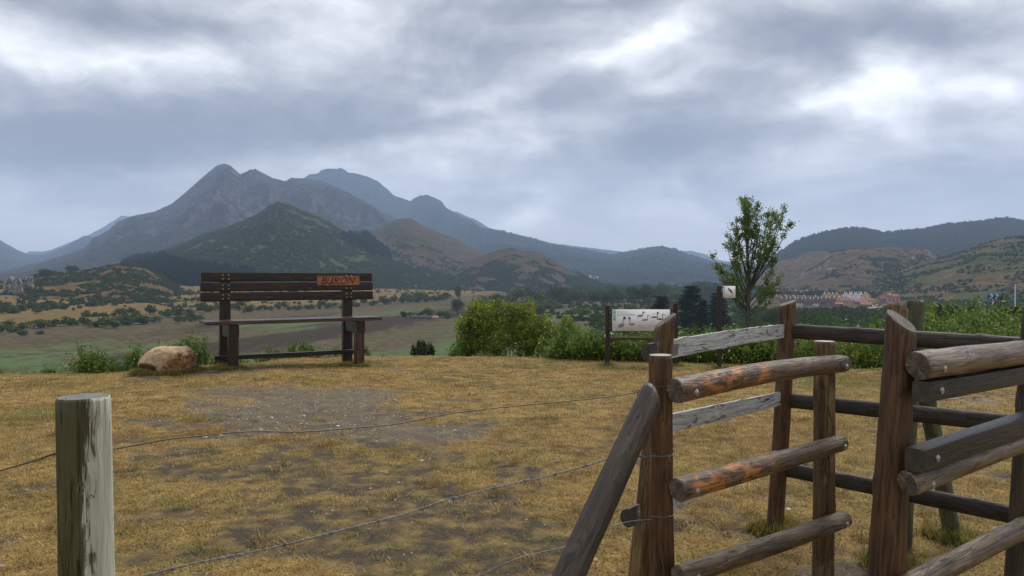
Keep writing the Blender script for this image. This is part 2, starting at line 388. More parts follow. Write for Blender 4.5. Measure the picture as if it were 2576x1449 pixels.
M_TAN = mat_hill('dry grass hill', (.125, .086, .038), (.042, .046, .022), (.17, .125, .09), .85, .62, 3.0)
M_TAN2 = mat_hill('brown scrubby hill', (.138, .092, .050), (.042, .052, .022), (.16, .125, .10), .66, .50, 3.0)
M_CRAG = mat_hill('grey crag', (.100, .075, .048), (.030, .038, .016), (.235, .205, .19), .33, .58, 2.2)
ridge_layer('distant_mountain', [(-400, 640), (60, 640), (75, 632), (113, 633), (148, 621.5), (200, 600), (226, 590), (265, 569), (308, 541.5), (324, 545), (420, 560), (600, 600)], 9800, 8600, M_BLUE, 160, 30, 1, .06)
ridge_layer('distant_mountain', [(1100, 540), (1134, 530), (1154, 534), (1173, 543.6), (1193, 551), (1212, 561), (1235, 577), (1290, 600)], 8500, 7500, M_BLUE, 80, 30, 2, .06)
ridge_layer('distant_mountain', [(1660, 650), (1690, 640), (1716, 631.5), (1740, 630.7), (1771, 639), (1794, 651), (1850, 662)], 9300, 8600, M_BLUE, 80, 30, 4, .05)
ridge_layer('mountain', [(-600, 560), (-200, 570), (-60, 590), (0, 603), (31, 621.5), (70, 640), (113, 639), (148, 627), (187, 608), (213, 591.5), (234, 596), (300, 600), (420, 640)], 6600, 4200, M_BLUE, 220, 60, 5, .10, .9)
ridge_layer('rocky_mountain', [(-100, 700), (60, 668), (150, 645), (210, 625), (234, 600), (273, 580), (297, 557), (328, 545), (351.6, 539.5), (390.6, 531.7), (433.6, 512), (469, 483), (500, 455.5), (527, 432), (547, 416.5), (566, 410.6), (582, 416.5), (594, 428), (605.5, 438), (625, 430), (644.5, 426), (664, 436), (687.5, 448), (719, 455.5), (734, 447), (762, 448.5), (812.5, 455.5), (859, 475), (918, 506), (957, 530), (1000, 552), (1060, 590), (1130, 640)], 4600, lambda U: np.interp(U, [0, 400, 900, 1300], [1900, 2300, 2500, 2600]), M_ROCKY, 680, 230, 6, .15, .80, 1.0, gully=.9, scale=420)
ridge_layer('mountain', [(680, 480), (764, 447.7), (781, 438), (801, 436), (808.6, 428), (828, 423.5), (846, 425), (857, 421.5), (866, 426), (879, 435), (898, 436), (930, 446), (953, 457.5), (976.6, 477), (990, 491), (1013, 498.6), (1031, 505.7), (1056, 491.6), (1076, 490), (1091, 496.7), (1111, 506.5), (1122, 522), (1154, 541.6), (1185, 555), (1212, 573), (1232, 575), (1271, 582.6), (1310, 591.6), (1349, 602), (1388, 614), (1427, 621.7), (1466, 628), (1505, 634.6), (1540, 640), (1564, 634.6), (1603, 628), (1642, 621.7), (1669, 621), (1701, 627.5), (1732, 641), (1771, 651), (1798, 659), (1840, 672), (1900, 688), (1990, 700), (2100, 705)],
            lambda U: np.interp(U, [700, 1000, 1220, 2000], [6900, 6600, 5400, 5000]), lambda U: np.interp(U, [700, 1000, 1250, 2000], [5300, 5000, 3000, 2600]), M_BLUE, 520, 150, 7, .11, .85, 1.6, scale=560, ext=(10, 200))
ridge_layer('bare_hill', [(880, 612), (925, 590), (958, 573), (994, 553), (1017, 548.6), (1037, 550), (1060, 565), (1087, 577), (1115, 590), (1154, 602), (1177, 620), (1216, 632), (1270, 660), (1340, 690)], 2450, lambda U: np.full(len(U), 1500.), M_RED, 260, 90, 8, .10, .8, .8, ext=(120, 120))
ridge_layer('bare_hill', [(1120, 690), (1180, 655), (1224, 639), (1251, 629.5), (1271, 624.5), (1290, 623.6), (1310, 629.5), (1349, 633), (1388, 651), (1419, 670.5), (1435, 682), (1458, 688), (1490, 703), (1513, 712), (1560, 722)], 1850, lambda U: np.interp(U, [1100, 1560], [1330, 1500]), M_RED, 260, 90, 9, .10, .8, .8, ext=(100, 60))
ridge_layer('green_hill', [(120, 720), (250, 690), (330, 655), (398, 635), (449, 617.6), (508, 592), (566, 572.7), (625, 549), (656, 533.6), (680, 512), (699, 504), (722, 508), (742, 516), (765, 525.8), (801, 537.5), (840, 561), (879, 584), (918, 588), (957, 608), (992, 631), (1060, 655), (1150, 672), (1250, 690), (1360, 702), (1480, 712)], 2000, lambda U: np.interp(U, [100, 500, 900, 1300, 1500], [830, 980, 1200, 1380, 1450]), M_GREEN, 420, 150, 10, .10, .85, 1.2, ext=(150, 60))
ridge_layer('dry_hill', [(-420, 745), (-150, 730), (0, 731), (40, 712), (94, 690), (117, 684), (160, 686), (219, 682), (254, 672), (281, 666.5), (312, 663), (351, 668), (400, 690), (440, 716), (480, 742), (510, 758), (560, 775)], 900, lambda U: np.interp(U, [-400, 0, 300, 600], [500, 520, 600, 700]), M_TAN, 300, 120, 11, .085, .95, 1.0, ext=(300, 30), foot_drop=2, scale=110)
ridge_layer('wooded_ridge', [(1840, 712), (1900, 690), (1935, 661.5), (1949, 647), (1970, 629), (1987, 616), (2005, 606), (2034, 596), (2057, 588.5), (2086, 582), (2130, 574), (2174, 576), (2203, 581), (2224, 586), (2247, 583), (2279, 581), (2320, 577.4), (2364, 566.6), (2408, 561.6), (2437, 557.8), (2481, 555), (2501, 550), (2536, 549), (2560, 553.5), (2576, 556), (2700, 560), (3000, 590)], 3000, 1900, M_BLUE, 340, 110, 12, .10, .9, 1.6)
ridge_layer('rocky_hill', [(1800, 735), (1860, 722), (1897, 712), (1935, 673), (1964, 655.6), (1999, 647), (2028, 635), (2057, 631), (2078, 632), (2100, 636), (2140, 650), (2200, 670)], 1950, 1500, M_CRAG, 200, 90, 13, .13, .75, .8, ext=(60, 60))
ridge_layer('rocky_hill', [(1900, 735), (1960, 718), (2010, 690), (2040, 668), (2066, 650), (2087, 635), (2116, 631), (2159, 623.5), (2197, 625), (2232, 621), (2262, 622), (2279, 631), (2292, 628), (2305, 623.5), (2320, 624), (2335, 631), (2349, 641), (2364, 640), (2420, 650), (2550, 680)], 1650, 1130, M_CRAG, 320, 130, 14, .15, .75, 1.2, ext=(60, 200))
ridge_layer('dry_hill', [(2080, 742), (2180, 715), (2270, 680), (2330, 658), (2349, 652), (2378, 644), (2408, 635), (2437, 626.5), (2466, 612), (2495, 606), (2524, 597), (2554, 593), (2600, 590), (2750, 575), (3100, 560)], 1250, lambda U: np.interp(U, [2000, 2576, 3200], [930, 760, 650]), M_TAN2, 320, 130, 15, .11, .85, 1.2, scale=150, ext=(60, 300))
# ------------------------------------------------------------ haze: one closed box of thin pale air
HAZE = 1.1e-4
def build_haze():
    bm = bmesh.new(); bmesh.ops.create_cube(bm, size=1.0)
    me = bpy.data.meshes.new('haze'); bm.to_mesh(me); bm.free()
    x0, x1, y0, y1, z0, z1 = -8500, 8500, -1500, 10200, -62.0, 1180.0
    for v in me.vertices:
        v.co = ((x0 if v.co.x < 0 else x1), (y0 if v.co.y < 0 else y1), (z0 if v.co.z < 0 else z1))
    m, N = mat_new('haze')
    p = N.n('ShaderNodeVolumePrincipled', {'Color': (.52, .68, 1.0), 'Density': HAZE, 'Anisotropy': 0.1})
    N.n('ShaderNodeOutputMaterial', {'Volume': p.outputs[0]})
    o = link('haze', me, m); tag(o, kind='stuff'); o['label'] = 'pale blue valley haze between the mountains'
    return o
build_haze()
# ------------------------------------------------------------ foliage
def mat_leaf(name, c1, c2, c3=None, big=1.0, transl=.25, rough=.55):
    spec = .05 if big <= .35 or 'cedar' in name else .3
    m, N = mat_new(name)
    P = N.n('ShaderNodeTexCoord').outputs['Object']
    isl = N.n('ShaderNodeNewGeometry').outputs['Random Per Island']
    rndo = N.n('ShaderNodeObjectInfo').outputs['Random']
    n = N.noise(P, 1.1 * big, 3, .6)
    f = N.m('ADD', N.m('MULTIPLY', isl, .55), N.m('ADD', N.m('MULTIPLY', N.m('SUBTRACT', n, .5), 1.4), .2))
    c = N.mix(f, c1, c2)
    if c3: c = N.mix(N.step(N.m('ADD', N.m('MULTIPLY', isl, .6), N.m('MULTIPLY', n, .8)), .80, .98), c, c3)
    c = N.mix(N.m('MULTIPLY', rndo, .45), c, N.mix(.5, c, (.09, .085, .035)))
    d = N.n('ShaderNodeBsdfPrincipled', {'Base Color': c, 'Roughness': rough, 'Specular IOR Level': spec})
    t = N.n('ShaderNodeBsdfTranslucent', {'Color': N.mix(.5, c, (.14, .17, .03))})
    mx = N.n('ShaderNodeMixShader', {0: transl, 1: d.outputs[0], 2: t.outputs[0]})
    N.n('ShaderNodeOutputMaterial', {'Surface': mx.outputs[0]})
    return m
def mat_grass(name, a, b, c3, c4):
    m, N = mat_new(name)
    P = N.n('ShaderNodeNewGeometry').outputs['Position']
    isl = N.n('ShaderNodeNewGeometry').outputs['Random Per Island']
    n = N.noise(P, 1.6, 4, .6, .4); n2 = N.noise(P, .55, 3, .55); n3 = N.noise(P, 5.0, 3, .6)
    c = N.mix(isl, a, b)
    c = N.mix(N.m('MULTIPLY', N.step(n, .44, .62), .75), c, N.mix(isl, c3, a))
    c = N.mix(N.m('MULTIPLY', N.step(n2, .50, .66), .55), c, c4)
    c = N.mix(N.m('MULTIPLY', N.step(n3, .52, .68), .5), c, tuple(x * .55 for x in a))
    d = N.n('ShaderNodeBsdfPrincipled', {'Base Color': c, 'Roughness': .6, 'Specular IOR Level': .35})
    t = N.n('ShaderNodeBsdfTranslucent', {'Color': c})
    mx = N.n('ShaderNodeMixShader', {0: .3, 1: d.outputs[0], 2: t.outputs[0]})
    N.n('ShaderNodeOutputMaterial', {'Surface': mx.outputs[0]})
    return m
def mat_bark(name, a, b, sc=8):
    m, N = mat_new(name)
    P = N.n('ShaderNodeTexCoord').outputs['Object']
    n = N.noise(N.scale(P, (sc, sc, sc * .25)), 1.0, 5, .65)
    finish(N, N.mix(N.step(n, .35, .65), a, b), .85, n, .5, .02)
    return m
L_FARDARK = mat_leaf('dark far foliage', (0.0304, 0.0532, 0.0190), (0.0684, 0.1045, 0.0342), None, .25, .1, .8)
L_FARMID = mat_leaf('far shrub foliage', (0.0468, 0.0720, 0.0234), (0.1116, 0.1404, 0.0468), None, .25, .1, .8)
L_PINE = mat_leaf('pine needles', (0.0153, 0.0306, 0.0170), (0.0340, 0.0578, 0.0272), None, .3, .05, .8)
L_TREE = mat_leaf('tree leaves', (0.0330, 0.0630, 0.0150), (0.0900, 0.1425, 0.0300), None, .35, .2)
L_TREEL = mat_leaf('light tree leaves', (0.0624, 0.1014, 0.0203), (0.1638, 0.2184, 0.0468), None, .35, .25)
L_BUSH = mat_leaf('bush leaves', (0.0542, 0.1105, 0.0168), (0.2342, 0.3315, 0.0411), (0.4190, 0.4199, 0.0561), .9, .3)
L_BUSHD = mat_leaf('dark bush leaves', (0.0312, 0.0663, 0.0180), (0.1073, 0.1658, 0.0396), None, .9, .25)
L_WEED = mat_leaf('weed leaves', (0.0630, 0.1377, 0.0288), (0.1995, 0.3341, 0.0720), None, 1.2, .3)
L_FERN = mat_leaf('fern fronds', (0.0810, 0.1658, 0.0288), (0.2329, 0.3705, 0.0720), None, 1.2, .35)
L_CEDAR = mat_leaf('cedar needles', (0.0110, 0.0220, 0.0132), (0.0308, 0.0484, 0.0242), None, .5, .05)
L_POPLAR = mat_leaf('poplar leaves', (.085, .15, .030), (.24, .31, .075), (.12, .19, .05), .6, .5)
L_DRY = mat_grass('dry grass blades', (.21, .140, .043), (.50, .345, .122), (.24, .122, .034), (.16, .145, .042))
L_GREENGRASS = mat_grass('green grass blades', (.13, .15, .03), (.30, .28, .07), (.40, .27, .08), (.09, .14, .025))
B_GREY = mat_bark('grey bark', (.05, .045, .037), (.14, .125, .10))
B_BROWN = mat_bark('brown bark', (.03, .022, .015), (.085, .06, .04))
def quads_leaf(C, size, rs, aspect=.55, up=None):
    """rhombic leaf faces at centres C"""
    n = len(C)
    d = rs.normal(size=(n, 3)); d /= np.linalg.norm(d, axis=1)[:, None]
    e = rs.normal(size=(n, 3)); e -= (e * d).sum(1)[:, None] * d; e /= np.linalg.norm(e, axis=1)[:, None]
    s = size * (.65 + .7 * rs.rand(n))[:, None]
    V = np.stack([C - d * s * .5, C + e * s * aspect * .5, C + d * s * .5, C - e * s * aspect * .5], 1).reshape(-1, 3)
    F = np.arange(n * 4).reshape(n, 4)
    return V, F
def join_parts(parts):
    Vs, Fs, o = [], [], 0
    for V, F in parts:
        Vs.append(V); Fs.append(F + o); o += len(V)
    return np.concatenate(Vs), np.concatenate(Fs)
def lumpy(n, rx, ry, rz, rs, lumps=9, cz=None, shell=.55):
    """points in a crown made of overlapping lumps, heavier towards the outside"""
    cz = rz if cz is None else cz
    lc = rs.normal(size=(lumps, 3)); lc /= np.linalg.norm(lc, axis=1)[:, None]
    lc *= rs.uniform(.35, .72, (lumps, 1)); lr = rs.uniform(.30, .52, lumps)
    k = rs.randint(0, lumps, n)
    p = rs.normal(size=(n, 3)); p /= np.linalg.norm(p, axis=1)[:, None]
    p *= (shell + (1 - shell) * rs.rand(n, 1)) * (1 + .25 * rs.normal(size=(n, 1)) * .5)
    q = lc[k] + p * lr[k][:, None]
    return q * np.array([rx, ry, rz]) + np.array([0, 0, cz])
def tube_np(pts, radii, seg=6):
    pts = [Vector(p) for p in pts]; n = len(pts); V = []
    t0 = (pts[1] - pts[0]).normalized()
    ref = Vector((1, 0, 0)) if abs(t0.x) < .8 else Vector((0, 1, 0))
    for i, p in enumerate(pts):
        t = (pts[min(i + 1, n - 1)] - pts[max(i - 1, 0)]).normalized()
        ref = (ref - t * ref.dot(t)).normalized(); bi = t.cross(ref)
        for k in range(seg):
            an = 2 * math.pi * k / seg
            V.append(p + (ref * math.cos(an) + bi * math.sin(an)) * radii[i])
    F = []
    for i in range(n - 1):
        for k in range(seg):
            k2 = (k + 1) % seg
            F.append((i * seg + k, i * seg + k2, (i + 1) * seg + k2, (i + 1) * seg + k))
    return np.array([tuple(v) for v in V]), np.array(F)
def shrub_mesh(name, rs, n=260, size=.34, flat=.75, lumps=8):
    C = lumpy(n, 1, 1, flat, rs, lumps, flat * .8); C[:, 2] = np.maximum(C[:, 2], 0.02)
    V, F = quads_leaf(C, size, rs, .8)
    return mesh_np(name, V, F)
def pine_mesh(name, rs, h=1.0, n=300):
    t = rs.rand(n) ** .8
    lay = np.floor(t * 9) / 9 + .03 * rs.rand(n)
    rad = (1 - lay) ** .8 * .26 * (.5 + .6 * rs.rand(n)) + .01
    an = rs.rand(n) * 2 * np.pi
    C = np.stack([rad * np.cos(an), rad * np.sin(an), .10 + lay * .9 * h - rad * .15], 1)
    V, F = quads_leaf(C, .13, rs, .6)
    tv, tf = tube_np([(0, 0, 0), (0, 0, .5), (0, 0, .97)], [.02, .014, .004], 5)
    V, F = join_parts([(V, F), (tv, tf)])
    return mesh_np(name, V, F)
def scatter(name, protos, pts, scl, rot, label, mats=None, tilt=None):
    """one 'stuff' object: prototypes instanced on points (geometry nodes)"""
    pts = np.asarray(pts, np.float32); n = len(pts)
    me = bpy.data.meshes.new(name); me.vertices.add(n); me.vertices.foreach_set('co', pts.ravel()); me.update()
    attr(me, 'scl', scl)
    a = me.attributes.new('rot', 'FLOAT_VECTOR', 'POINT')
    rv = np.zeros((n, 3), np.float32); rv[:, 2] = rot
    if tilt is not None: rv[:, :2] = tilt
    a.data.foreach_set('vector', rv.ravel())
    a = me.attributes.new('idx', 'INT', 'POINT'); a.data.foreach_set('value', NR.randint(0, len(protos), n).astype(np.int32))
    coll = bpy.data.collections.new(name + '_source')
    for i, p in enumerate(protos):
        o = bpy.data.objects.new('%s_source_%02d' % (name, i), p); coll.objects.link(o)
    g = bpy.data.node_groups.new(name, 'GeometryNodeTree')
    g.interface.new_socket('Geometry', in_out='INPUT', socket_type='NodeSocketGeometry')
    g.interface.new_socket('Geometry', in_out='OUTPUT', socket_type='NodeSocketGeometry')
    gi = g.nodes.new('NodeGroupInput'); go = g.nodes.new('NodeGroupOutput')
    ci = g.nodes.new('GeometryNodeCollectionInfo'); ci.inputs['Collection'].default_value = coll
    ci.inputs['Separate Children'].default_value = True; ci.inputs['Reset Children'].default_value = True
    ip = g.nodes.new('GeometryNodeInstanceOnPoints'); ip.inputs['Pick Instance'].default_value = True
    def na(nm, ty):
        x = g.nodes.new('GeometryNodeInputNamedAttribute'); x.data_type = ty; x.inputs['Name'].default_value = nm
        return [s for s in x.outputs if s.enabled and s.name == 'Attribute'][0]
    g.links.new(gi.outputs[0], ip.inputs['Points']); g.links.new(ci.outputs[0], ip.inputs['Instance'])
    g.links.new(na('idx', 'INT'), ip.inputs['Instance Index'])
    g.links.new(na('rot', 'FLOAT_VECTOR'), ip.inputs['Rotation'])
    g.links.new(na('scl', 'FLOAT'), ip.inputs['Scale'])
    g.links.new(ip.outputs[0], go.inputs[0])
    o = link(name, me); md = o.modifiers.new('spread', 'NODES'); md.node_group = g
    tag(o, label, kind='stuff')
    return o
def with_mat(me, *ms):
    for m_ in ms: me.materials.append(m_)
    return me
SH = [with_mat(shrub_mesh('shrub', np.random.RandomState(40 + i), 240, .30, .62 + .1 * (i % 3), 7 + i), L_FARMID if i % 2 else L_FARDARK) for i in range(6)]
SHT = [with_mat(shrub_mesh('shrub', np.random.RandomState(60 + i), 300, .26, .95, 9), L_FARDARK) for i in range(4)]
PN = [with_mat(pine_mesh('pine', np.random.RandomState(80 + i)), L_PINE) for i in range(4)]
def layer_points(name, n, rs, dens=None, vlo=0.0, vhi=.985, umin=None, umax=None):
    V, U, vv = LAYERS[name]
    nv = int((vv <= 1.0001).sum())
    ui = rs.rand(n) * (len(U) - 1.001); vi = (vlo + (vhi - vlo) * rs.rand(n)) * (nv - 1.001)
    a = ui.astype(int); b = vi.astype(int); fu = (ui - a)[:, None]; fv = (vi - b)[:, None]
    P = (V[a, b] * (1 - fu) + V[a + 1, b] * fu) * (1 - fv) + (V[a, b + 1] * (1 - fu) + V[a + 1, b + 1] * fu) * fv
    u = np.interp(ui, np.arange(len(U)), U); v = vi / (nv - 1)
    k = np.ones(n, bool)
    if umin is not None: k &= u > umin
    if umax is not None: k &= u < umax
    if dens is not None: k &= rs.rand(n) < dens(P[:, 0], P[:, 1], u, v)
    return P[k], u[k], v[k]
def put_cover(name, lay, n, dens, smin, smax, protos, label, seed, **kw):
    rs = np.random.RandomState(seed)
    P, u, v = layer_points(lay, n, rs, dens, **kw)
    s = smin + (smax - smin) * rs.rand(len(P)) ** 2.0
    P = P - np.array([0, 0, .12]) * s[:, None]
    return scatter(name, protos, P, s, rs.rand(len(P)) * 6.28, label)
f01 = lambda X, Y, L, o=3: .5 + .9 * fbm(X / L, Y / L, o)
put_cover('hillside_scrub', 'green_hill', 60000, lambda X, Y, u, v: sstep(f01(X, Y, 70, 5) + .28 * (1 - v) - .10 * (u > 740) - .6 * sstep(v, .86, 1.0) * sstep(u, 620, 700) + .1 * sstep(u, 250, 420), .38, .60), 1.5, 4.6, SH, 'dense green scrub over the pointed hill behind the bench', 1)
put_cover('hillside_scrub', 'dry_hill', 13000, lambda X, Y, u, v: sstep(f01(X, Y, 42, 4) + .14 * v + .12 * sstep(u, 200, 420) + .0, .47, .62), 1.0, 3.0, SH, 'patchy dark scrub on the low tan hill at the far left', 2)
put_cover('hillside_scrub', 'bare_hill', 12000, lambda X, Y, u, v: sstep(f01(X, Y, 60, 4) + .05 - .5 * sstep(v, .25, .6), .45, .6), 1.5, 4.0, SH, 'dark scrub round the foot of the reddish bare hill', 3)
put_cover('hillside_scrub', 'bare_hill.001', 16000, lambda X, Y, u, v: sstep(f01(X, Y, 60, 4) + .1 - .45 * sstep(v, .45, .8) + .5 * sstep(u, 1420, 1460), .45, .62), 1.5, 4.2, SH, 'dark scrub over the lower slope of the long low bare hill', 4)
put_cover('hillside_scrub', 'rocky_hill.001', 11000, lambda X, Y, u, v: sstep(f01(X, Y, 60, 4) + .04 + .35 * sstep(u, 2150, 2230) * (1 - sstep(v, .5, .8)) - .22, .45, .6), 1.3, 3.6, SH, 'green scrub on the slope behind the village', 5)
put_cover('hillside_scrub', 'dry_hill.001', 16000, lambda X, Y, u, v: sstep(f01(X, Y, 55, 4) + .05, .47, .6), 1.0, 3.0, SH, 'scattered scrub on the tan hill at the right', 6)
put_cover('treetops', 'wooded_ridge', 26000, lambda X, Y, u, v: sstep(v, .2, .5) + .4, 5.0, 9.0, SHT, 'oak wood covering the bluish ridge at the right', 7)
put_cover('treetops', 'mountain.001', 16000, lambda X, Y, u, v: (u > 1180) * sstep(f01(X, Y, 300, 4) + .1, .4, .6), 5.0, 10.0, SHT, 'woods along the long falling shoulder of the mountain', 8, umin=1180)
def pine_dens(X, Y, u, v):
    return 1.0
def pines(name, lay, n, box, smin, smax, label, seed):
    rs = np.random.RandomState(seed)
    P, u, v = layer_points(lay, n, rs, None)
    # keep those the photograph shows inside the wood's outline
    sx = 1288 + 1860 * P[:, 0] / P[:, 1]; sy = 700 - 1860 * (P[:, 2] - HC) / P[:, 1]
    k = np.zeros(len(P), bool)
    for (x0, x1, ya0, ya1, yb0, yb1) in box:
        t = (sx - x0) / (x1 - x0)
        k |= (t > 0) & (t < 1) & (sy > ya0 + (ya1 - ya0) * t + 5 * perlin(sx / 9., sx * 0)) & (sy < yb0 + (yb1 - yb0) * t + 6 * perlin(sx / 13., sx * 0 + 3))
    P = P[k]; s = rs.uniform(smin, smax, len(P))
    return scatter(name, PN, P, s, rs.rand(len(P)) * 6.28, label)
pines('pine_wood', 'green_hill', 26000, [(306, 420, 652, 648, 676, 712), (400, 470, 650, 668, 704, 728), (470, 640, 672, 690, 728, 720)], 11, 17, 'dark pine plantation at the left foot of the green hill', 21)
pines('pine_wood', 'green_hill', 16000, [(858, 930, 590, 592, 606, 640), (925, 985, 592, 640, 640, 655)], 11, 16, 'dark pine strip on the right flank of the green hill', 22)
# ------------------------------------------------------------ scrub on the valley floor
def valley_pts(n, rs, y0, y1, pxa, pxb, dens):
    px = pxa + (pxb - pxa) * rs.rand(n)
    Y = y0 * (y1 / y0) ** rs.rand(n)
    X = (px - 1288) / 1860 * Y
    k = rs.rand(n) < dens(X, Y, px)
    X, Y = X[k], Y[k]
    return np.stack([X, Y, tz(X, Y)], 1)
def cover_flat(name, n, y0, y1, pxa, pxb, dens, smin, smax, protos, label, seed):
    rs = np.random.RandomState(seed)
    P = valley_pts(n, rs, y0, y1, pxa, pxb, dens)
    s = smin + (smax - smin) * rs.rand(len(P)) ** 2
    P[:, 2] -= .1 * s
    return scatter(name, protos, P, s, rs.rand(len(P)) * 6.28, label)
cover_flat('valley_scrub', 15000, 300, 1500, 1180, 3000, lambda X, Y, px: sstep(f01(X, Y, 38, 4) + .06 * sstep(px, 1400, 1600) + .06 * sstep(Y, 500, 900) - .3 * (1 - sstep(px, 1180, 1290)) - .25 * (shore(X, Y) > -20) * (px < 1500) - .3 * (1 - sstep(Y + 60 * perlin(X / 40., Y / 40.), 330, 480)) * (px < 2000) - .6 * (px > 1880) * (px < 2330) * (Y > 590) * (Y < 1050), .50, .66), 1.0, 3.6, SH, 'mixed green scrub over the valley floor beyond the big bush', 31)
cover_flat('valley_woods', 9000, 900, 3800, 1380, 2300, lambda X, Y, px: sstep(f01(X, Y, 200, 4) + .05, .46, .6), 3.0, 7.5, SHT, 'woods filling the far valley towards the distant village', 32)
cover_flat('terrace_scrub', 15000, 470, 1500, -200, 1520, lambda X, Y, px: (shore(X, Y) > 14) * sstep(f01(X, Y * 2.4, 62, 4) + .06 * sstep(px, 900, 1200), .53, .66), 1.0, 3.4, SH, 'hedge lines and scrub on the dry terraces behind the shore', 33)
cover_flat('village_trees', 2600, 330, 560, 1860, 2340, lambda X, Y, px: sstep(f01(X, Y, 40, 3) + .2, .42, .6), 2.0, 4.6, SHT, 'dark trees filling the ground in front of the village', 35)
cover_flat('slope_scrub', 3200, 22, 200, 1500, 3000, lambda X, Y, px: sstep(f01(X, Y, 16, 3) + .12, .42, .6), .5, 1.6, SH, 'scrub on the slope below the meadow at the right', 34)
# ------------------------------------------------------------ single shrubs and trees of the valley
def copy_obj(o, loc, rz, s, label, group):
    c = o.copy(); COL.objects.link(c); c.location = loc; c.rotation_euler = (0, 0, rz)
    c.scale = s if isinstance(s, tuple) else (s, s, s)
    c['label'] = label
    if group: c['group'] = group
    return c
proto_sh = []
def put_shrub(nm, cat, me, px, pyb, wpx, hpx, label, group, z=None, Y=None, fl=.62):
    """shrub or tree whose foot is seen at (px, pyb), wpx wide, hpx high"""
    if Y is None:
        Y = 26.7 * 1860 / max(pyb - 700, 20)
        for _ in range(12):
            X = (px - 1288) / 1860 * Y; zz = float(tz(X, Y)); Y2 = (HC - zz) * 1860 / max(pyb - 700, 8)
            Y = .5 * Y + .5 * min(Y2, 2500)
    X = (px - 1288) / 1860 * Y; zz = float(tz(X, Y))
    o = link(nm, me); o.location = (X, Y, zz - .1)
    w = wpx / 1860 * Y / 2; h = hpx / 1860 * Y
    o.scale = (w, w, h); o.rotation_euler = (0, 0, rnd.random() * 6.28)
    tag(o, label, cat, group)
    return o
def unit_shrub(i, kind):
    rs = np.random.RandomState(200 + i)
    C = lumpy(420, 1, 1, .5, rs, 10, .48); C[:, 2] = np.clip(C[:, 2], .02, 1.02)
    V, F = quads_leaf(C, .17, rs, .8)
    return with_mat(mesh_np('valley_shrub', V, F), kind)
US = [unit_shrub(i, [L_FARDARK, L_TREE, L_FARMID][i % 3]) for i in range(9)]
def unit_tree(i, leaf, n=700, crown=.80, narrow=1.0):
    rs = np.random.RandomState(300 + i)
    C = lumpy(n, narrow, narrow, crown * .52, rs, 12, 1 - crown * .5)
    C[:, 2] = np.clip(C[:, 2], .06, 1.03)
    V, F = quads_leaf(C, .12, rs, .8)
    parts = [tube_np([(0, 0, 0), (.01, 0, .3), (-.01, .01, .62)], [.05, .035, .012], 6)]
    for k in range(5):
        a = rs.rand() * 6.28; h = .22 + .09 * k
        parts.append(tube_np([(0, 0, h), (.25 * math.cos(a), .25 * math.sin(a), h + .12), (.5 * math.cos(a), .5 * math.sin(a), h + .25)], [.025, .016, .006], 5))
    TV, TF = join_parts(parts)
    return with_mat(mesh_np('crown', V, F), leaf), with_mat(mesh_np('trunk', TV, TF), B_BROWN)
UT = [unit_tree(0, L_TREE), unit_tree(1, L_FARDARK), unit_tree(2, L_TREEL), unit_tree(3, L_TREE, 700, .9), unit_tree(4, L_TREE, 600, .93, .55)]
def put_tree(px, pyb, wpx, hpx, label, k=0, group=None, nm='tree', Y=None, z=None, sub=None):
    if Y is None:
        Y = 600.
        for _ in range(12):
            X = (px - 1288) / 1860 * Y; zz = float(tz(X, Y)); Y2 = (HC - zz) * 1860 / max(pyb - 700, 8)
            Y = .5 * Y + .5 * min(Y2, 2800)
    X = (px - 1288) / 1860 * Y
    zz = float(tz(X, Y)) if z is None else z
    if sub is not None: zz = at(px, pyb, Y).z
    t = thing(nm, (X, Y, zz - .15), label, 'tree', group, rnd.random() * 6.28)
    w = wpx / 1860 * Y / 2 / .86; h = hpx / 1860 * Y + .15
    for me, pn in ((UT[k][0], 'crown'), (UT[k][1], 'trunk')):
        o = link(pn, me); o.parent = t; o.scale = (w, w, h)
    return t
ONES = ['first', 'second', 'third', 'fourth', 'fifth', 'sixth', 'seventh', 'eighth', 'ninth', 'tenth', 'eleventh', 'twelfth', 'thirteenth', 'fourteenth', 'fifteenth', 'sixteenth', 'seventeenth', 'eighteenth', 'nineteenth']
def nth(k):
    k += 1
    if k < 20: return ONES[k - 1]
    t = {2: 'twenty', 3: 'thirty', 4: 'forty'}[k // 10]
    return {2: 'twentieth', 3: 'thirtieth', 4: 'fortieth'}[k // 10] if k % 10 == 0 else t + '-' + ONES[k % 10 - 1]
i = 0
# hedge line along the old shore, left part (px, foot y, width, height)
SHORE = [(8, 838, 40, 22), (35, 836, 34, 16), (60, 832, 56, 24), (88, 826, 52, 26), (112, 826, 40, 20), (140, 822, 46, 22), (165, 820, 36, 26), (186, 820, 34, 22), (210, 818, 44, 24), (228, 824, 40, 18), (262, 822, 70, 28),
         (285, 826, 44, 22), (318, 818, 60, 36), (350, 816, 44, 28), (372, 815, 60, 22), (395, 812, 40, 20), (300, 800, 40, 24), (452, 814, 34, 24), (480, 808, 34, 22), (415, 800, 50, 24), (440, 798, 50, 28),
         (380, 790, 40, 26), (500, 806, 38, 16), (330, 800, 40, 26), (475, 795, 36, 24), (20, 825, 40, 20), (105, 812, 30, 10), (60, 845, 34, 16), (100, 842, 34, 12), (5, 790, 40, 18), (28, 788, 40, 14), (117, 782, 20, 12)]
SHORE.sort()
for q_, (px, py, w, h) in enumerate(SHORE):
    put_shrub('shore_bush', 'bush', US[i % 9], px, py, w, h, '%s green bush, %s from the left in the ragged hedge line left of the bench' % ('wide' if w > 45 else 'small', nth(q_)), 'bushes along the old shore left of the bench'); i += 1
rs_ = random.Random(5)
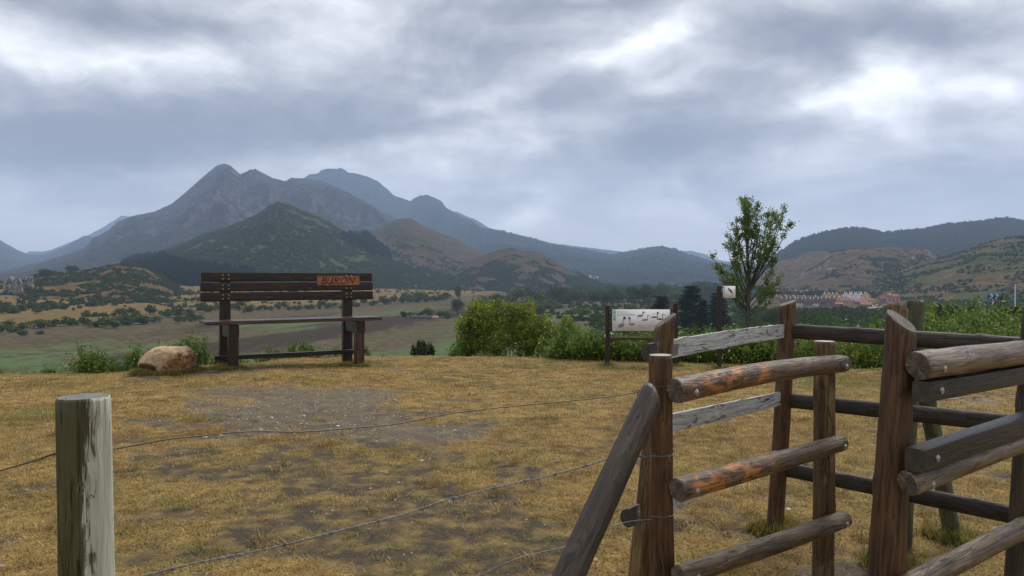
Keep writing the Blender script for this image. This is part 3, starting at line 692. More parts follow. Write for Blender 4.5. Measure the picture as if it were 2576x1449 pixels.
def line(pts, n, w, h, label, group, jit=4):
    global i
    xs = [p[0] for p in pts]; ys = [p[1] for p in pts]
    for k in range(n):
        px = xs[0] + (xs[-1] - xs[0]) * (k + .5 * rs_.random()) / n
        py = float(np.interp(px, xs, ys)) + rs_.uniform(-jit, jit)
        s = rs_.uniform(.7, 1.35)
        put_shrub('shore_bush', 'bush', US[i % 9], px, py, w * s, h * s * rs_.uniform(.8, 1.2), label % nth(k), group); i += 1
line([(500, 782), (640, 784), (700, 780), (870, 772), (1000, 762), (1120, 757)], 42, 26, 18, 'round dark bush, %s from the left in the hedge line below the bench back', 'bushes in the hedge line behind the bench')
line([(1120, 800), (1250, 805), (1420, 800), (1500, 790)], 10, 26, 16, 'low dark bush, %s from the left of those beyond the big berry bush', 'low bushes beyond the big berry bush', 6)
line([(1490, 830), (1640, 822), (1760, 815)], 12, 34, 20, 'grey green bush, %s from the left of those near the pale track', 'bushes near the pale track', 9)
line([(1000, 800), (1130, 798)], 5, 22, 12, 'small dark bush, %s from the left in the row beside the low bridge', 'bushes beside the low bridge', 2)
# single trees one can point to
put_tree(1078, 799, 26, 26, 'round tree standing just right of the low bridge on the plain', 0)
put_tree(1149, 793, 36, 42, 'taller dark tree right of the bridge, beside the big bush', 1)
put_tree(1153, 757, 28, 42, 'tall slender tree standing alone on the tan terrace', 4)
put_tree(1123, 757, 26, 22, 'small round tree next to the tall slender tree on the terrace', 1)
put_tree(1062, 757, 40, 26, 'broad tree at the right end of the hedge line', 0)
put_tree(1385, 745, 12, 34, 'narrow dark column of a cypress among the terraces', 4)
put_tree(93, 788, 18, 14, 'small lone tree on the tan field at the far left', 2)
put_tree(181, 697, 34, 30, 'rounded tree top on the skyline of the tan hill', 1, Y=880, sub=1)
put_tree(115, 702, 34, 26, 'broad dark tree on the skyline beside the grey rock outcrop', 1, Y=760, sub=1)
for k, (px, py, w, h, kk) in enumerate(sorted([(1300, 762, 46, 40, 0), (1330, 758, 44, 34, 1), (1362, 770, 44, 36, 0), (1408, 765, 52, 44, 1), (1432, 770, 50, 46, 0), (1455, 758, 40, 36, 2), (1490, 772, 44, 44, 0), (1520, 770, 50, 36, 1), (1555, 765, 56, 44, 0),
                                       (1590, 760, 46, 40, 1), (1622, 770, 56, 56, 1), (1672, 752, 56, 42, 0), (1700, 760, 44, 34, 2), (1472, 735, 40, 24, 1), (1545, 738, 46, 26, 0), (1385, 790, 44, 34, 2), (1350, 800, 40, 36, 0), (1460, 800, 46, 30, 2), (1590, 790, 44, 26, 0),
                                       (1430, 825, 34, 26, 2), (1250, 770, 40, 30, 1), (1215, 772, 36, 30, 0), (1740, 745, 50, 30, 1), (1770, 742, 60, 36, 1), (1800, 745, 60, 34, 1)])):
    put_tree(px, py, w, h, '%s tree, %s from the left among the mixed trees of the mid valley' % (['green', 'dark', 'light green'][kk], nth(k)), kk, 'trees of the mid valley')
# ------------------------------------------------------------ wood
def mat_wood(name, dark, mid, light, pale=None, pale_dir=None, pale_thr=.3, rough=.5, orange=None, sc=1.0, moss=None, r0=.055, spots=.60, cw=.35, spotc=None, spec=.42, k=.70, enddark=None):
    if k != 1:
        dark, mid, light = [tuple(x * k for x in c_) for c_ in (dark, mid, light)]
    """weathered wood, grain along local Z"""
    m, N = mat_new(name)
    P = N.n('ShaderNodeTexCoord').outputs['Object']
    rnd_ = N.n('ShaderNodeObjectInfo').outputs['Random']
    off = N.n('ShaderNodeCombineXYZ', {0: N.m('MULTIPLY', rnd_, 13.), 1: N.m('MULTIPLY', rnd_, 7.), 2: N.m('MULTIPLY', rnd_, 31.)}).outputs[0]
    Q = N.vm('ADD', P, off)
    wv = N.noise(N.scale(Q, (9, 9, 2.2)), 1.0, 3, .5, 0, 'Color')
    Qw = N.vm('ADD', Q, N.scale(N.vm('SUBTRACT', wv, (.5, .5, .5)), (.05, .05, .02)))
    grain = N.noise(N.scale(Qw, (70 * sc, 70 * sc, 3.5 * sc)), 1.0, 6, .65, .4)
    fib = N.noise(N.scale(Qw, (230, 230, 9)), 1.0, 4, .6)
    patch = N.noise(N.scale(Q, (11, 11, 3.0)), 1.0, 5, .62, .5)
    patch2 = N.noise(N.scale(N.vm('ADD', Q, (3, 8, 5)), (16, 16, 5)), 1.0, 6, .65, 1.2)
    c = N.mix(N.step(grain, .38, .60), dark, mid)
    c = N.mix(N.m('MULTIPLY', N.step(patch, .50, .68), N.step(grain, .3, .6, .35, .85)), c, light)
    c = N.mix(N.m('MULTIPLY', N.step(fib, .5, .8), cw), c, light)
    c = N.mix(N.m('MULTIPLY', N.step(patch2, spots, spots + .06), .85), c, spotc or tuple(x * .45 for x in dark))
    if moss: c = N.mix(N.m('MULTIPLY', N.step(patch, .40, .6), .7), c, moss)
    if orange:
        oc, od, thr = orange
        n = N.noise(N.scale(N.vm('ADD', Q, (1.3, 4.1, 2)), (13, 13, 7)), 1.0, 6, .7, .8)
        z = N.n('ShaderNodeSeparateXYZ', {0: P}).outputs[2]
        zm = N.m('MULTIPLY', N.step(z, .02, .10), N.step(z, .58, .80, 1, 0))
        f = N.m('MULTIPLY', N.step(n, thr, thr + .08), zm)
        c = N.mix(f, c, N.mix(N.step(grain, .3, .7), od, oc))
        n2 = N.noise(N.scale(N.vm('ADD', Q, (5.3, 1.1, 7)), (20, 20, 10)), 1.0, 7, .8, 1.5)
        c = N.mix(N.m('MULTIPLY', N.step(n2, .545, .585), zm), c, (.012, .009, .010))
    if pale:
        d = N.vm('DOT_PRODUCT', P, tuple(x / r0 for x in pale_dir))
        e = N.m('ADD', d, N.m('ADD', N.m('MULTIPLY', N.m('SUBTRACT', patch2, .5), 1.1), N.m('MULTIPLY', N.m('SUBTRACT', grain, .5), .9)))
        c = N.mix(N.m('MULTIPLY', N.step(e, pale_thr, pale_thr + .22), .92), c, N.mix(N.step(grain, .35, .65), tuple(x * .7 for x in pale), pale))
    if enddark:
        zz_ = N.n('ShaderNodeSeparateXYZ', {0: P}).outputs[2]
        c = N.mix(N.step(N.m('ADD', zz_, N.m('MULTIPLY', patch2, .08)), .10, .16, .95, 0), c, enddark)
    crack = N.noise(N.scale(Qw, (36, 36, .9)), 1.0, 3, .5, .2)
    ck = N.step(N.m('ABSOLUTE', N.m('SUBTRACT', crack, .5)), .0, .012, 1, 0)
    ck = N.m('MULTIPLY', ck, N.step(patch, .45, .55))
    c = N.mix(N.m('MULTIPLY', ck, .8), c, tuple(x * .2 for x in dark))
    vor = N.n('ShaderNodeTexVoronoi', {'Vector': N.scale(Q, (9, 9, 4.2)), 'Scale': 1.0}, feature='F1')
    kd = vor.outputs['Distance']
    kn = N.m('MULTIPLY', N.step(kd, .07, .12, 1, 0), N.step(patch2, .42, .5))
    ring = N.m('MULTIPLY', N.m('MULTIPLY', N.step(kd, .10, .26, 1, 0), N.step(patch2, .42, .5)), N.step(N.m('SINE', N.m('MULTIPLY', kd, 110.0)), -.2, .8))
    c = N.mix(N.m('MULTIPLY', kn, .8), c, tuple(x * .35 for x in dark))
    c = N.mix(N.m('MULTIPLY', ring, .28), c, tuple(x * .4 for x in dark))
    h = N.m('ADD', N.m('MULTIPLY', grain, 1.0), N.m('ADD', N.m('MULTIPLY', fib, .4), N.m('MULTIPLY', ck, -1.4)))
    rg = N.m('ADD', rough, N.m('MULTIPLY', N.m('SUBTRACT', grain, .5), .35))
    finish(N, c, rg, h, .8, .008, spec)
    return m
def mat_endgrain(name, a, b, rough=.6):
    m, N = mat_new(name)
    P = N.n('ShaderNodeTexCoord').outputs['Object']
    s = N.n('ShaderNodeSeparateXYZ', {0: P})
    n = N.noise(P, 28, 5, .65, .5)
    r = N.m('SQRT', N.m('ADD', N.m('POWER', s.outputs[0], 2.0), N.m('POWER', s.outputs[1], 2.0)))
    ring = N.m('SINE', N.m('ADD', N.m('MULTIPLY', r, 620.0), N.m('MULTIPLY', n, 6.0)))
    ang = N.m('ARCTAN2', s.outputs[1], s.outputs[0])
    rad = N.noise(N.n('ShaderNodeCombineXYZ', {0: N.m('MULTIPLY', ang, 5.0), 1: 0.0, 2: 0.0}).outputs[0], 1.0, 3, .6)
    c = N.mix(N.step(n, .35, .65), a, b)
    c = N.mix(N.m('MULTIPLY', N.step(ring, -.2, 1.0), .35), c, tuple(x * .5 for x in a))
    c = N.mix(N.step(rad, .66, .70, 0, .7), c, tuple(x * .15 for x in a))
    finish(N, c, rough, ring, .25, .003, .4)
    return m
END_PALE = mat_endgrain('pale sawn end', (.27, .24, .20), (.42, .39, .34))
END_GREY = mat_endgrain('weathered sawn end', (.055, .048, .040), (.15, .125, .10))
END_DARK = mat_endgrain('dark sawn end', (.028, .024, .020), (.06, .05, .04))
WD_POST = mat_wood('brown stained post', (.040, .018, .007), (.135, .058, .020), (.27, .145, .055), (.46, .45, .36), (.85, .05, 0), .84)
WD_POST2 = mat_wood('amber weathered post', (.050, .027, .010), (.18, .098, .034), (.38, .27, .13), None, rough=.5)
WD_BIG = mat_wood('large brown post', (.042, .019, .008), (.135, .062, .024), (.19, .092, .038), (.42, .41, .34), (.9, .1, 0), .93, r0=.066)
WD_RAIL_O = mat_wood('rail with peeled orange patches', (.062, .038, .020), (.21, .135, .078), (.37, .28, .19), None, rough=.30, orange=((.56, .23, .050), (.22, .070, .014), .485))
WD_RAIL = mat_wood('brown round rail', (.052, .033, .017), (.19, .125, .065), (.36, .275, .17), None, rough=.34)
WD_RAILG = mat_wood('grey round rail', (.072, .044, .025), (.25, .175, .11), (.48, .385, .28), None, rough=.32)
WD_WHITE = mat_wood('pale peeled plank', (.36, .36, .345), (.56, .56, .54), (.68, .68, .66), None, rough=.5, spots=.55, cw=.2, k=1.0, enddark=(.045, .034, .025), spotc=(.09, .065, .045))
WD_DARK = mat_wood('dark half round rail', (.014, .011, .008), (.050, .038, .026), (.095, .072, .050), None, rough=.55)
WD_BEAM = mat_wood('dark squared beam', (.016, .015, .014), (.040, .036, .031), (.085, .068, .050), (.48, .49, .49), (0, 0, 0), .42, rough=.34, spec=.22, k=.5)
WD_GREEN = mat_wood('lichen grey post', (.036, .034, .016), (.088, .080, .040), (.16, .15, .085), (.50, .52, .42), (.85, -.1, 0), .44, rough=.6, moss=(.070, .070, .030), r0=.065, cw=.15, spots=.80, k=.9, spec=.2)
WD_MOSS = mat_wood('mossy old post', (.035, .034, .017), (.10, .098, .05), (.20, .195, .12), None, rough=.7, moss=(.10, .11, .05))
WD_BENCH = mat_wood('dark stained plank', (.018, .009, .006), (.040, .019, .013), (.065, .030, .020), None, rough=.34, cw=.15, sc=.5)
WD_SEAT = mat_wood('reddish worn plank', (.050, .022, .014), (.11, .050, .033), (.17, .095, .07), None, rough=.28, sc=.5)
WD_SIGN = mat_wood('varnished board', (.24, .085, .036), (.36, .14, .06), (.44, .19, .09), None, rough=.4, cw=.2, sc=.5, spots=.75, k=1.0)
def simple(name, col, rough=.5, metal=0.0, spec=.5, nz=None, bs=.2):
    m, N = mat_new(name)
    c = col; h = None
    if nz:
        P = N.n('ShaderNodeTexCoord').outputs['Object']
        n = N.noise(P, nz, 5, .6); c = N.mix(N.step(n, .3, .7), tuple(x * .7 for x in col), tuple(min(1, x * 1.25) for x in col)); h = n
    finish(N, c, rough, h, bs, .004, spec, Metallic=metal)
    return m
ZINC = simple('galvanised steel', (.42, .43, .42), .42, .85, nz=60)
RUSTZ = simple('dull galvanised wire', (.16, .165, .165), .5, .6, nz=80)
WIREM = simple('brownish old wire', (.10, .085, .065), .55, .5, nz=80)
BRASS = simple('yellow bolt head', (.62, .48, .18), .35, .7)
BLACKM = simple('black painted steel', (.014, .015, .018), .45, .2)
# ------------------------------------------------------------ log builder
def frame_to(p0, p1, xref=(1, 0, 0)):
    z = (Vector(p1) - Vector(p0)); L = z.length; z.normalize()
    x = Vector(xref); x = (x - z * x.dot(z)).normalized(); y = z.cross(x)
    return Matrix((( x.x, y.x, z.x, p0[0]), (x.y, y.y, z.y, p0[1]), (x.z, y.z, z.z, p0[2]), (0, 0, 0, 1))), L
def log(name, p0, p1, r0, r1, mat, end=None, parent=None, seg=28, cut=(0, 0), cut0=(0, 0), half=None, wob=.05, bend=(0, 0), squash=1.0, xref=(1, 0, 0), seed=0, square=None, ragged=0.0, chamfer=.06):
    """round, half round or squared timber; local Z runs from p0 to p1"""
    M, L = frame_to(p0, p1, xref)
    nr = max(8, int(L / .035))
    ts = [0] + [(.012 + (1 - .024) * i / (nr - 1)) for i in range(nr)] + [1]
    bm = bmesh.new(); rings = []
    kr = random.Random(seed * 31 + 5)
    knots = [(kr.random() * 6.28, kr.uniform(.08, .92) * L, kr.uniform(.003, .008), kr.uniform(.022, .040)) for _ in range(0 if square else int(2 + L * 3))]
    bow = (bend[0] + kr.uniform(-.008, .008) * (0 if square else 1), bend[1] + kr.uniform(-.006, .006) * (0 if square else 1))
    for i, t in enumerate(ts):
        r = r0 + (r1 - r0) * t
        if i in (0, len(ts) - 1): r *= (1 - chamfer)
        cx = bow[0] * math.sin(math.pi * t) + .25 * bow[1] * math.sin(2 * math.pi * t); cyy = bow[1] * math.sin(math.pi * t)
        row = []
        for k in range(seg):
            a = 2 * math.pi * (k + .5) / seg
            ca, sa = math.cos(a), math.sin(a)
            if square:
                w, h = square
                e = 12.0
                q = (abs(ca / w) ** e + abs(sa / h) ** e) ** (-1 / e)
                if i in (0, len(ts) - 1): q *= .985
                x, y = ca * q, sa * q
                nn = mnoise.noise(Vector((x * 14 + seed, y * 14, t * L * 3))) * .002 * (1 + ragged * 10)
                x += ca * nn; y += sa * nn
            else:
                n = mnoise.noise(Vector((ca * 1.3 + seed * 3.7, sa * 1.3, t * L * 3.2))) * .6 + mnoise.noise(Vector((ca * 3 + seed, sa * 3 + 7, t * L * 9))) * .3
                rr = r * (1 + wob * n)
                for (ka, kz, kh, kw) in knots:
                    da = (a - ka + math.pi) % (2 * math.pi) - math.pi
                    if abs(da) < 1.2: rr += kh * math.exp(-((da * r) ** 2 + (t * L - kz) ** 2) / kw ** 2)
                x, y = ca * rr, sa * rr
                if half is not None and y < 0: y *= squash
                if half is not None and y > half * r: y = half * r + .0006 * math.sin(k * 2.)
            zz = t * L
            top = max(0, (t - .5) * 2) ** 3; bot = max(0, (.5 - t) * 2) ** 3
            zz += (cut[0] * x + cut[1] * y) * (1 if t > .97 else top * .0 + (t > .9) * (t - .9) / .07)
            zz -= (cut0[0] * x + cut0[1] * y) * (1 if t < .03 else (t < .1) * (.1 - t) / .07)
            if ragged and i in (0, len(ts) - 1): zz += ragged * mnoise.noise(Vector((x * 60, y * 60, seed + i)))
            row.append(bm.verts.new((x + cx, y + cyy, zz)))
        rings.append(row)
    for i in range(len(rings) - 1):
        for k in range(seg):
            f = bm.faces.new((rings[i][k], rings[i][(k + 1) % seg], rings[i + 1][(k + 1) % seg], rings[i + 1][k])); f.smooth = True
    for row, sgn in ((rings[0], -1), (rings[-1], 1)):
        c = sum((v.co for v in row), Vector()) / seg
        inner = [bm.verts.new(c + (v.co - c) * .55 + Vector((0, 0, sgn * (ragged * .6 * mnoise.noise(v.co * 50) if ragged else 0)))) for v in row]
        cv = bm.verts.new(c)
        for k in range(seg):
            k2 = (k + 1) % seg
            q = (row[k], row[k2], inner[k2], inner[k]) if sgn > 0 else (row[k2], row[k], inner[k], inner[k2])
            f = bm.faces.new(q); f.material_index = 1
            q = (inner[k], inner[k2], cv) if sgn > 0 else (inner[k2], inner[k], cv)
            f = bm.faces.new(q); f.material_index = 1
    me = bpy.data.meshes.new(name); bm.normal_update(); bm.to_mesh(me); bm.free()
    if square: 
        try: me.set_sharp_from_angle(angle=R(35))
        except Exception: pass
    return link(name, me, [mat, end or END_GREY], parent, M)
def disc_bolt(parent, p, nrm, r=.014, name='bolt'):
    """washer and bolt head, one part"""
    bm = bmesh.new()
    def ring(prof, seg=16):
        rows = []
        for (rad, z) in prof:
            rows.append([bm.verts.new((rad * math.cos(2 * math.pi * k / seg), rad * math.sin(2 * math.pi * k / seg), z)) for k in range(seg)] if rad > 0 else [bm.verts.new((0, 0, z))])
        for a, b in zip(rows, rows[1:]):
            for k in range(seg):
                k2 = (k + 1) % seg
                if len(b) == 1: bm.faces.new((a[k], a[k2], b[0]))
                else: bm.faces.new((a[k], a[k2], b[k2], b[k]))
    ring([(r, -.004), (r, .002), (r * .93, .0035), (r * .62, .0035), (r * .58, .006), (r * .40, .0085), (r * .36, .0055), (r * .15, .005), (0, .005)])
    me = bpy.data.meshes.get('bolt_%d' % int(r * 10000))
    if me is None:
        me = bpy.data.meshes.new('bolt_%d' % int(r * 10000)); bm.normal_update(); bm.to_mesh(me); me.materials.append(ZINC)
    bm.free()
    q = Vector(nrm).to_track_quat('Z', 'Y').to_matrix().to_4x4()
    return link(name, me, None, parent, Matrix.Translation(Vector(p)) @ q)
def on(px, py, Y): return at(px, py, Y)
# ------------------------------------------------------------ gateway of posts and rails
gate = thing('rail_panel', (.69, 3.3, 0), 'left rail panel of three round rails with orange peeled patches bolted to two sawn posts', 'fence')
pA0 = Vector((.689, 3.30, -.35)); pA1 = Vector((.664, 3.30, 1.358))
log('post', pA0, pA1, .057, .052, WD_POST, END_PALE, gate, seed=1, wob=.04)
pD0 = Vector((1.772, 4.2, -.35)); pD1 = Vector((1.776, 4.2, 1.343))
log('post', pD0, pD1, .060, .057, WD_POST2, END_PALE, gate, seed=2, wob=.07)
NA = Vector((.63, -.777, 0)); DA = Vector((.777, .63, 0))
rails = [((1697, 984), (2120, 914), 3.19, 4.14, .056, .050, WD_RAIL_O, 'grey rail with orange peeled patches and charred knots', .012),
         ((1702, 1233), (2118, 1113), 3.19, 4.14, .052, .046, WD_RAIL_O, 'rail with orange and yellow peeled patches', -.006),
         ((1706, 1450), (2122, 1306), 3.17, 4.14, .047, .047, WD_RAIL, None, .0)]
for k, (q0, q1, y0, y1, ra, rb, mt, lb, bd) in enumerate(rails):
    a = at(q0[0], q0[1], y0); b = at(q1[0], q1[1], y1)
    o = log('rail', a, b, ra, rb, mt, END_GREY if k < 2 else END_GREY, gate, seed=10 + k, wob=.07, bend=(bd, 0), xref=(0, 0, 1), ragged=.006, cut=(.0, .25 if k != 1 else -.25), cut0=(.15, .2))
    if lb: o['label'] = lb
    for t, rr in ((.055, ra), (.965, rb)):
        p = a + (b - a) * t + NA * (rr * .985) + Vector((0, 0, -.008))
        disc_bolt(gate, p, NA, .0145)
brace = log('brace', Vector((-.29, 2.02, -.12)), at(1636, 1008, 3.13) + Vector((0, 0, .01)), .062, .054, mat_wood('dark diagonal timber', (.026, .018, .012), (.075, .050, .030), (.12, .082, .052), (.42, .41, .36), (.75, .5, 0), .80, rough=.42), END_GREY, gate, seed=21, half=.35, xref=(.8, .6, 0), wob=.05, cut=(-.9, 0))
brace['label'] = 'dark diagonal brace leaning to the left post'
tb = at(1634, 1038, 3.06); disc_bolt(gate, tb, Vector((-.15, -.98, .12)), .0155)
# ------------------------------------------------------------ rear pen: posts with half round rails
pen = thing('pen_fence', (1.80, 4.94, 0), 'rear pen fence with pale peeled rails at the left and dark rails at the right', 'fence')
B1 = at(1674, 805, 3.72); B0 = at(1600, 1520, 3.80)
log('post', B0, B1, .055, .050, WD_POST2, END_GREY, pen, seed=3, cut=(.85, 0), wob=.06)['label'] = 'leaning post with obliquely sawn top'
C1 = at(1981, 762, 4.94); C0 = at(1947, 1360, 4.94)
log('post', C0, C1, .054, .054, WD_POST, END_GREY, pen, seed=4, cut=(.45, 0), wob=.04)
L1t = at(2259, 769, 4.35); L1b = at(2205, 1440, 4.35)
log('post', L1b, L1t, .058, .056, WD_POST2, END_GREY, pen, seed=5, cut=(-.35, 0), wob=.08)
G1 = at(2606, 770, 3.78); G0 = at(2553, 1560, 3.78)
log('post', G0, G1, .062, .056, mat_wood('two tone post', (.035, .026, .014), (.095, .070, .038), (.17, .14, .09), (.32, .34, .25), (.5, -.5, 0), .6, rough=.55), END_GREY, pen, seed=6, wob=.05)
for (l, r, dl, dr_) in (((1632, 889), (1972, 833), 3.62, 4.90), ((1622, 1079), (1966, 1002), 3.66, 4.92), ((1579, 1304), (1958, 1150), 3.66, 4.92)):
    a = at(l[0], l[1], dl); b = at(r[0], r[1], dr_)
    o = log('rail', a, b, .048, .046, WD_WHITE, END_DARK, pen, seed=30 + l[1] % 7, half=.12, wob=.05, xref=(0, 0, 1), bend=(.007 if l[1] < 900 else .004, 0)); o['label'] = 'pale peeled half round rail'
for (l, r) in (((1962, 831), (2612, 874)), ((1958, 1005), (2606, 1071)), ((1952, 1176), (2598, 1306))):
    a = at(l[0], l[1], 4.98); b = at(r[0], r[1], 3.80)
    n = Vector((b.y - a.y, -(b.x - a.x), 0)).normalized()
    o = log('rail', a, b, .048, .048, WD_DARK, END_DARK, pen, seed=40 + l[1] % 5, half=.1, squash=.5, wob=.03, xref=(0, 0, -1)); o['label'] = 'dark half round rail'
# ------------------------------------------------------------ right gate leaf: big post, round rails and squared beams
leaf = thing('rail_panel', (1.6, 3.12, 0), 'right rail panel with dark squared beams and round rails on a thick knotted post', 'fence')
H1 = Vector((at(2268, 806, 3.12).x, 3.12, at(2268, 806, 3.12).z)); H0 = at(2228, 1560, 3.12)
log('post', H0, H1, .074, .060, WD_BIG, END_GREY, leaf, seed=7, cut=(-.45, .62), wob=.04)['label'] = 'thick knotted brown post with oblique top'
NS = Vector((.586, -.81, 0))
for (l, r, dl, dr_, kind, rad, mt, sd) in (((2308, 921), (2640, 876), 2.98, 3.78, 'r', .060, WD_RAILG, 1), ((2316, 985), (2640, 929), 2.97, 3.78, 's', (.042, .034), WD_BEAM, 2),
                                        ((2300, 1158), (2640, 1044), 2.95, 3.78, 's', (.047, .040), WD_BEAM, 3), ((2282, 1217), (2640, 1088), 2.98, 3.78, 'r', .052, WD_RAILG, 4),
                                        ((2180, 1530), (2640, 1296), 2.86, 3.78, 'r', .049, WD_RAIL, 5)):
    a = at(l[0], l[1], dl); b = at(r[0], r[1], dr_)
    if kind == 'r':
        log('rail', a, b, rad, rad * .96, mt, END_GREY, leaf, seed=50 + sd, wob=.06, xref=(0, 0, 1), ragged=.008, cut0=(.25, .3))
        if sd != 5: disc_bolt(leaf, a + (b - a) * .075 + NS * rad * .98 - Vector((0, 0, .012)), NS, .0145)
    else:
        log('beam', a, b, .05, .05, mt, END_DARK, leaf, seed=50 + sd, square=rad, xref=(0, 0, 1), seg=32)
        disc_bolt(leaf, a + (b - a) * .075 + NS * (rad[1] + .002), NS, .0145)
# ------------------------------------------------------------ old post with prop behind
op = thing('strut_post', (2.5, 4.62, 0), 'mossy old fence post with splintered top and leaning prop behind the thick post', 'fence post')
log('post', at(2266, 1440, 4.62), at(2304, 757, 4.62), .055, .052, WD_MOSS, END_GREY, op, seed=8, wob=.12, ragged=.02, chamfer=.0)
log('prop', at(2400, 1372, 4.83), at(2312, 905, 4.70), .054, .050, WD_MOSS, END_GREY, op, seed=9, wob=.06)
# ------------------------------------------------------------ post and wires in front
wp = thing('wire_fence_post', (-1.11, 1.93, 0), 'thick round grey green post with flat top standing alone at the lower left', 'fence post')
log('post', at(222, 1700, 1.93), at(210, 997, 1.93), .067, .0635, WD_GREEN, mat_endgrain('grey flat top', (.10, .105, .085), (.17, .175, .15)), wp, seed=12, wob=.025, seg=40)
def wire_path(pts, n=90, sag=0.0, sd=0, w=.004):
    """pts = (px, py, depth); smooth catmull-rom through them"""
    P = [at(*p) for p in pts]; out = []
    Q = [P[0] * 2 - P[1]] + P + [P[-1] * 2 - P[-2]]
    seg = max(2, n // (len(P) - 1))
    for i in range(1, len(Q) - 2):
        for k in range(seg):
            t = k / seg
            out.append(.5 * ((2 * Q[i]) + (Q[i + 1] - Q[i - 1]) * t + (2 * Q[i - 1] - 5 * Q[i] + 4 * Q[i + 1] - Q[i + 2]) * t * t + (3 * Q[i] - Q[i - 1] - 3 * Q[i + 1] + Q[i + 2]) * t ** 3))
    out.append(P[-1]); return out
def tube_obj(name, paths, r, mat, parent, seg=5):
    V, F = join_parts([tube_np(p, [r] * len(p), seg) for p in paths])
    me = mesh_np(name, V, F, True); me.materials.append(mat)
    return link(name, me, None, parent, Matrix.Identity(4))
def loop_round(c, r, z, a0, a1, tilt=.0, n=22):
    return [Vector((c[0] + r * math.sin(a0 + (a1 - a0) * k / n), c[1] - r * math.cos(a0 + (a1 - a0) * k / n), z + tilt * math.sin(k / n * 3))) for k in range(n + 1)]
def resample(path, ds):
    out = [path[0]]; acc = 0
    for a, b in zip(path, path[1:]):
        L = (b - a).length; 
        while acc + L >= ds:
            t = (ds - acc) / L; a = a + (b - a) * t; out.append(a); L = (b - a).length; acc = 0
        acc += L
    return out
def twisted(path, pitch, rad):
    P = resample(path, .006); A_, B_ = [], []
    for i, p in enumerate(P):
        t = (P[min(i + 1, len(P) - 1)] - P[max(i - 1, 0)]).normalized()
        u = t.cross(Vector((0, 0, 1))).normalized(); v = u.cross(t)
        a = 2 * math.pi * i * .006 / pitch
        d = u * math.cos(a) * rad + v * math.sin(a) * rad
        A_.append(p + d); B_.append(p - d)
    return A_, B_
pAx = lambda z: (.684 - .016 * z, 3.30)
w1 = thing('smooth_wire', pA0 + Vector((0, 0, .35)), 'thin smooth brown wire sagging from the lone left post to the gateway', 'wire')
path = wire_path([(-330, 1262, 1.62), (-120, 1212, 1.75), (0, 1184, 1.83), (90, 1158, 1.87), (150, 1140, 1.93), (278, 1130, 2.02), (340, 1120, 2.07), (430, 1104, 2.13), (490, 1098, 2.18), (620, 1086, 2.28), (760, 1086, 2.4), (860, 1079, 2.5), (1000, 1066, 2.62), (1130, 1041, 2.75), (1290, 1022, 2.9), (1420, 1010, 3.02), (1540, 997, 3.12), (1605, 985, 3.2), (1632, 974, 3.25)], 300)
tube_obj('strand', [path], .0022, WIREM, w1)
zc1 = at(1660, 974, 3.24).z
tube_obj('loop', [loop_round(pAx(zc1), .0585, zc1 - .002, -1.2, 4.4, .01)], .0020, WIREM, w1)
c = at(1612, 983, 3.21)
tube_obj('knot', [[c + Vector((.035 * (k / 40 - .5) * 2, .008 * math.cos(k * .9), .008 * math.sin(k * .9) + .006 * (k / 40 - .5) * 2)) for k in range(41)]], .0024, RUSTZ, w1)
def barbed(label, pts, ds, first, parent_loc, seed):
    w = thing('barbed_wire', parent_loc, label, 'wire')
    path = wire_path(pts, 200); a, b = twisted(path, .055, .0024)
    tube_obj('strand', [a], .0017, RUSTZ, w, 5); tube_obj('strand', [b], .0017, RUSTZ, w, 5)
    P = resample(path, .01); rs = random.Random(seed); k = int(first / .01)
    while k < len(P) - 3:
        p = P[k]; t = (P[k + 1] - P[k - 1]).normalized(); u = t.cross(Vector((0, 0, 1))).normalized(); v = u.cross(t)
        coil = [p + t * (.010 * (j / 20 - .5)) + (u * math.cos(j * .95) + v * math.sin(j * .95)) * .0045 for j in range(21)]
        paths = [coil]
        for q in range(4):
            an = rs.uniform(0, 6.28); d = (u * math.cos(an) + v * math.sin(an)) + t * rs.uniform(-.5, .5)
            paths.append([p + t * (.004 * (q - 1.5)), p + t * (.004 * (q - 1.5)) + d.normalized() * .020])
        tube_obj('barb', paths, .0013, RUSTZ, w, 4)
        k += int(ds * rs.uniform(.85, 1.15) / .01)
    return w
barbed('near strand of barbed wire crossing the grass from lower left to the gateway', [(60, 1530, 1.92), (365, 1448, 2.13), (505, 1414, 2.22), (685, 1378, 2.35), (870, 1331, 2.48), (1010, 1296, 2.6), (1098, 1266, 2.68), (1165, 1247, 2.74), (1300, 1214, 2.87), (1370, 1200, 2.95), (1480, 1170, 3.06), (1562, 1146, 3.15), (1640, 1150, 3.23)], .155, .06, (-1.0, 1.93, 0), 3)
w3 = thing('plain_wire', (-1.0, 2.0, 0), 'lowest thin wire disappearing behind the diagonal brace', 'wire')
tube_obj('strand', [wire_path([(1100, 1492, 2.7), (1200, 1449, 2.8), (1310, 1402, 2.9), (1440, 1370, 3.05), (1560, 1318, 3.2), (1640, 1306, 3.235)], 80)], .0019, RUSTZ, w3)
zl = at(1675, 1305, 3.24).z
tube_obj('loop', [loop_round(pAx(zl), .0605, zl, -1.3, 4.4, .012)], .0019, RUSTZ, w3)
zl = at(1665, 1152, 3.24).z
a_, b_ = twisted(loop_round(pAx(zl), .0600, zl, -1.3, 4.4, .012), .05, .0022)
lo = thing('barbed_wire_loop', (.68, 3.24, zl), 'short loop of barbed wire tied round the sawn post', 'wire')
tube_obj('strand', [a_, b_], .0017, RUSTZ, lo)
bc = Vector((.69, 3.238, zl + .004))
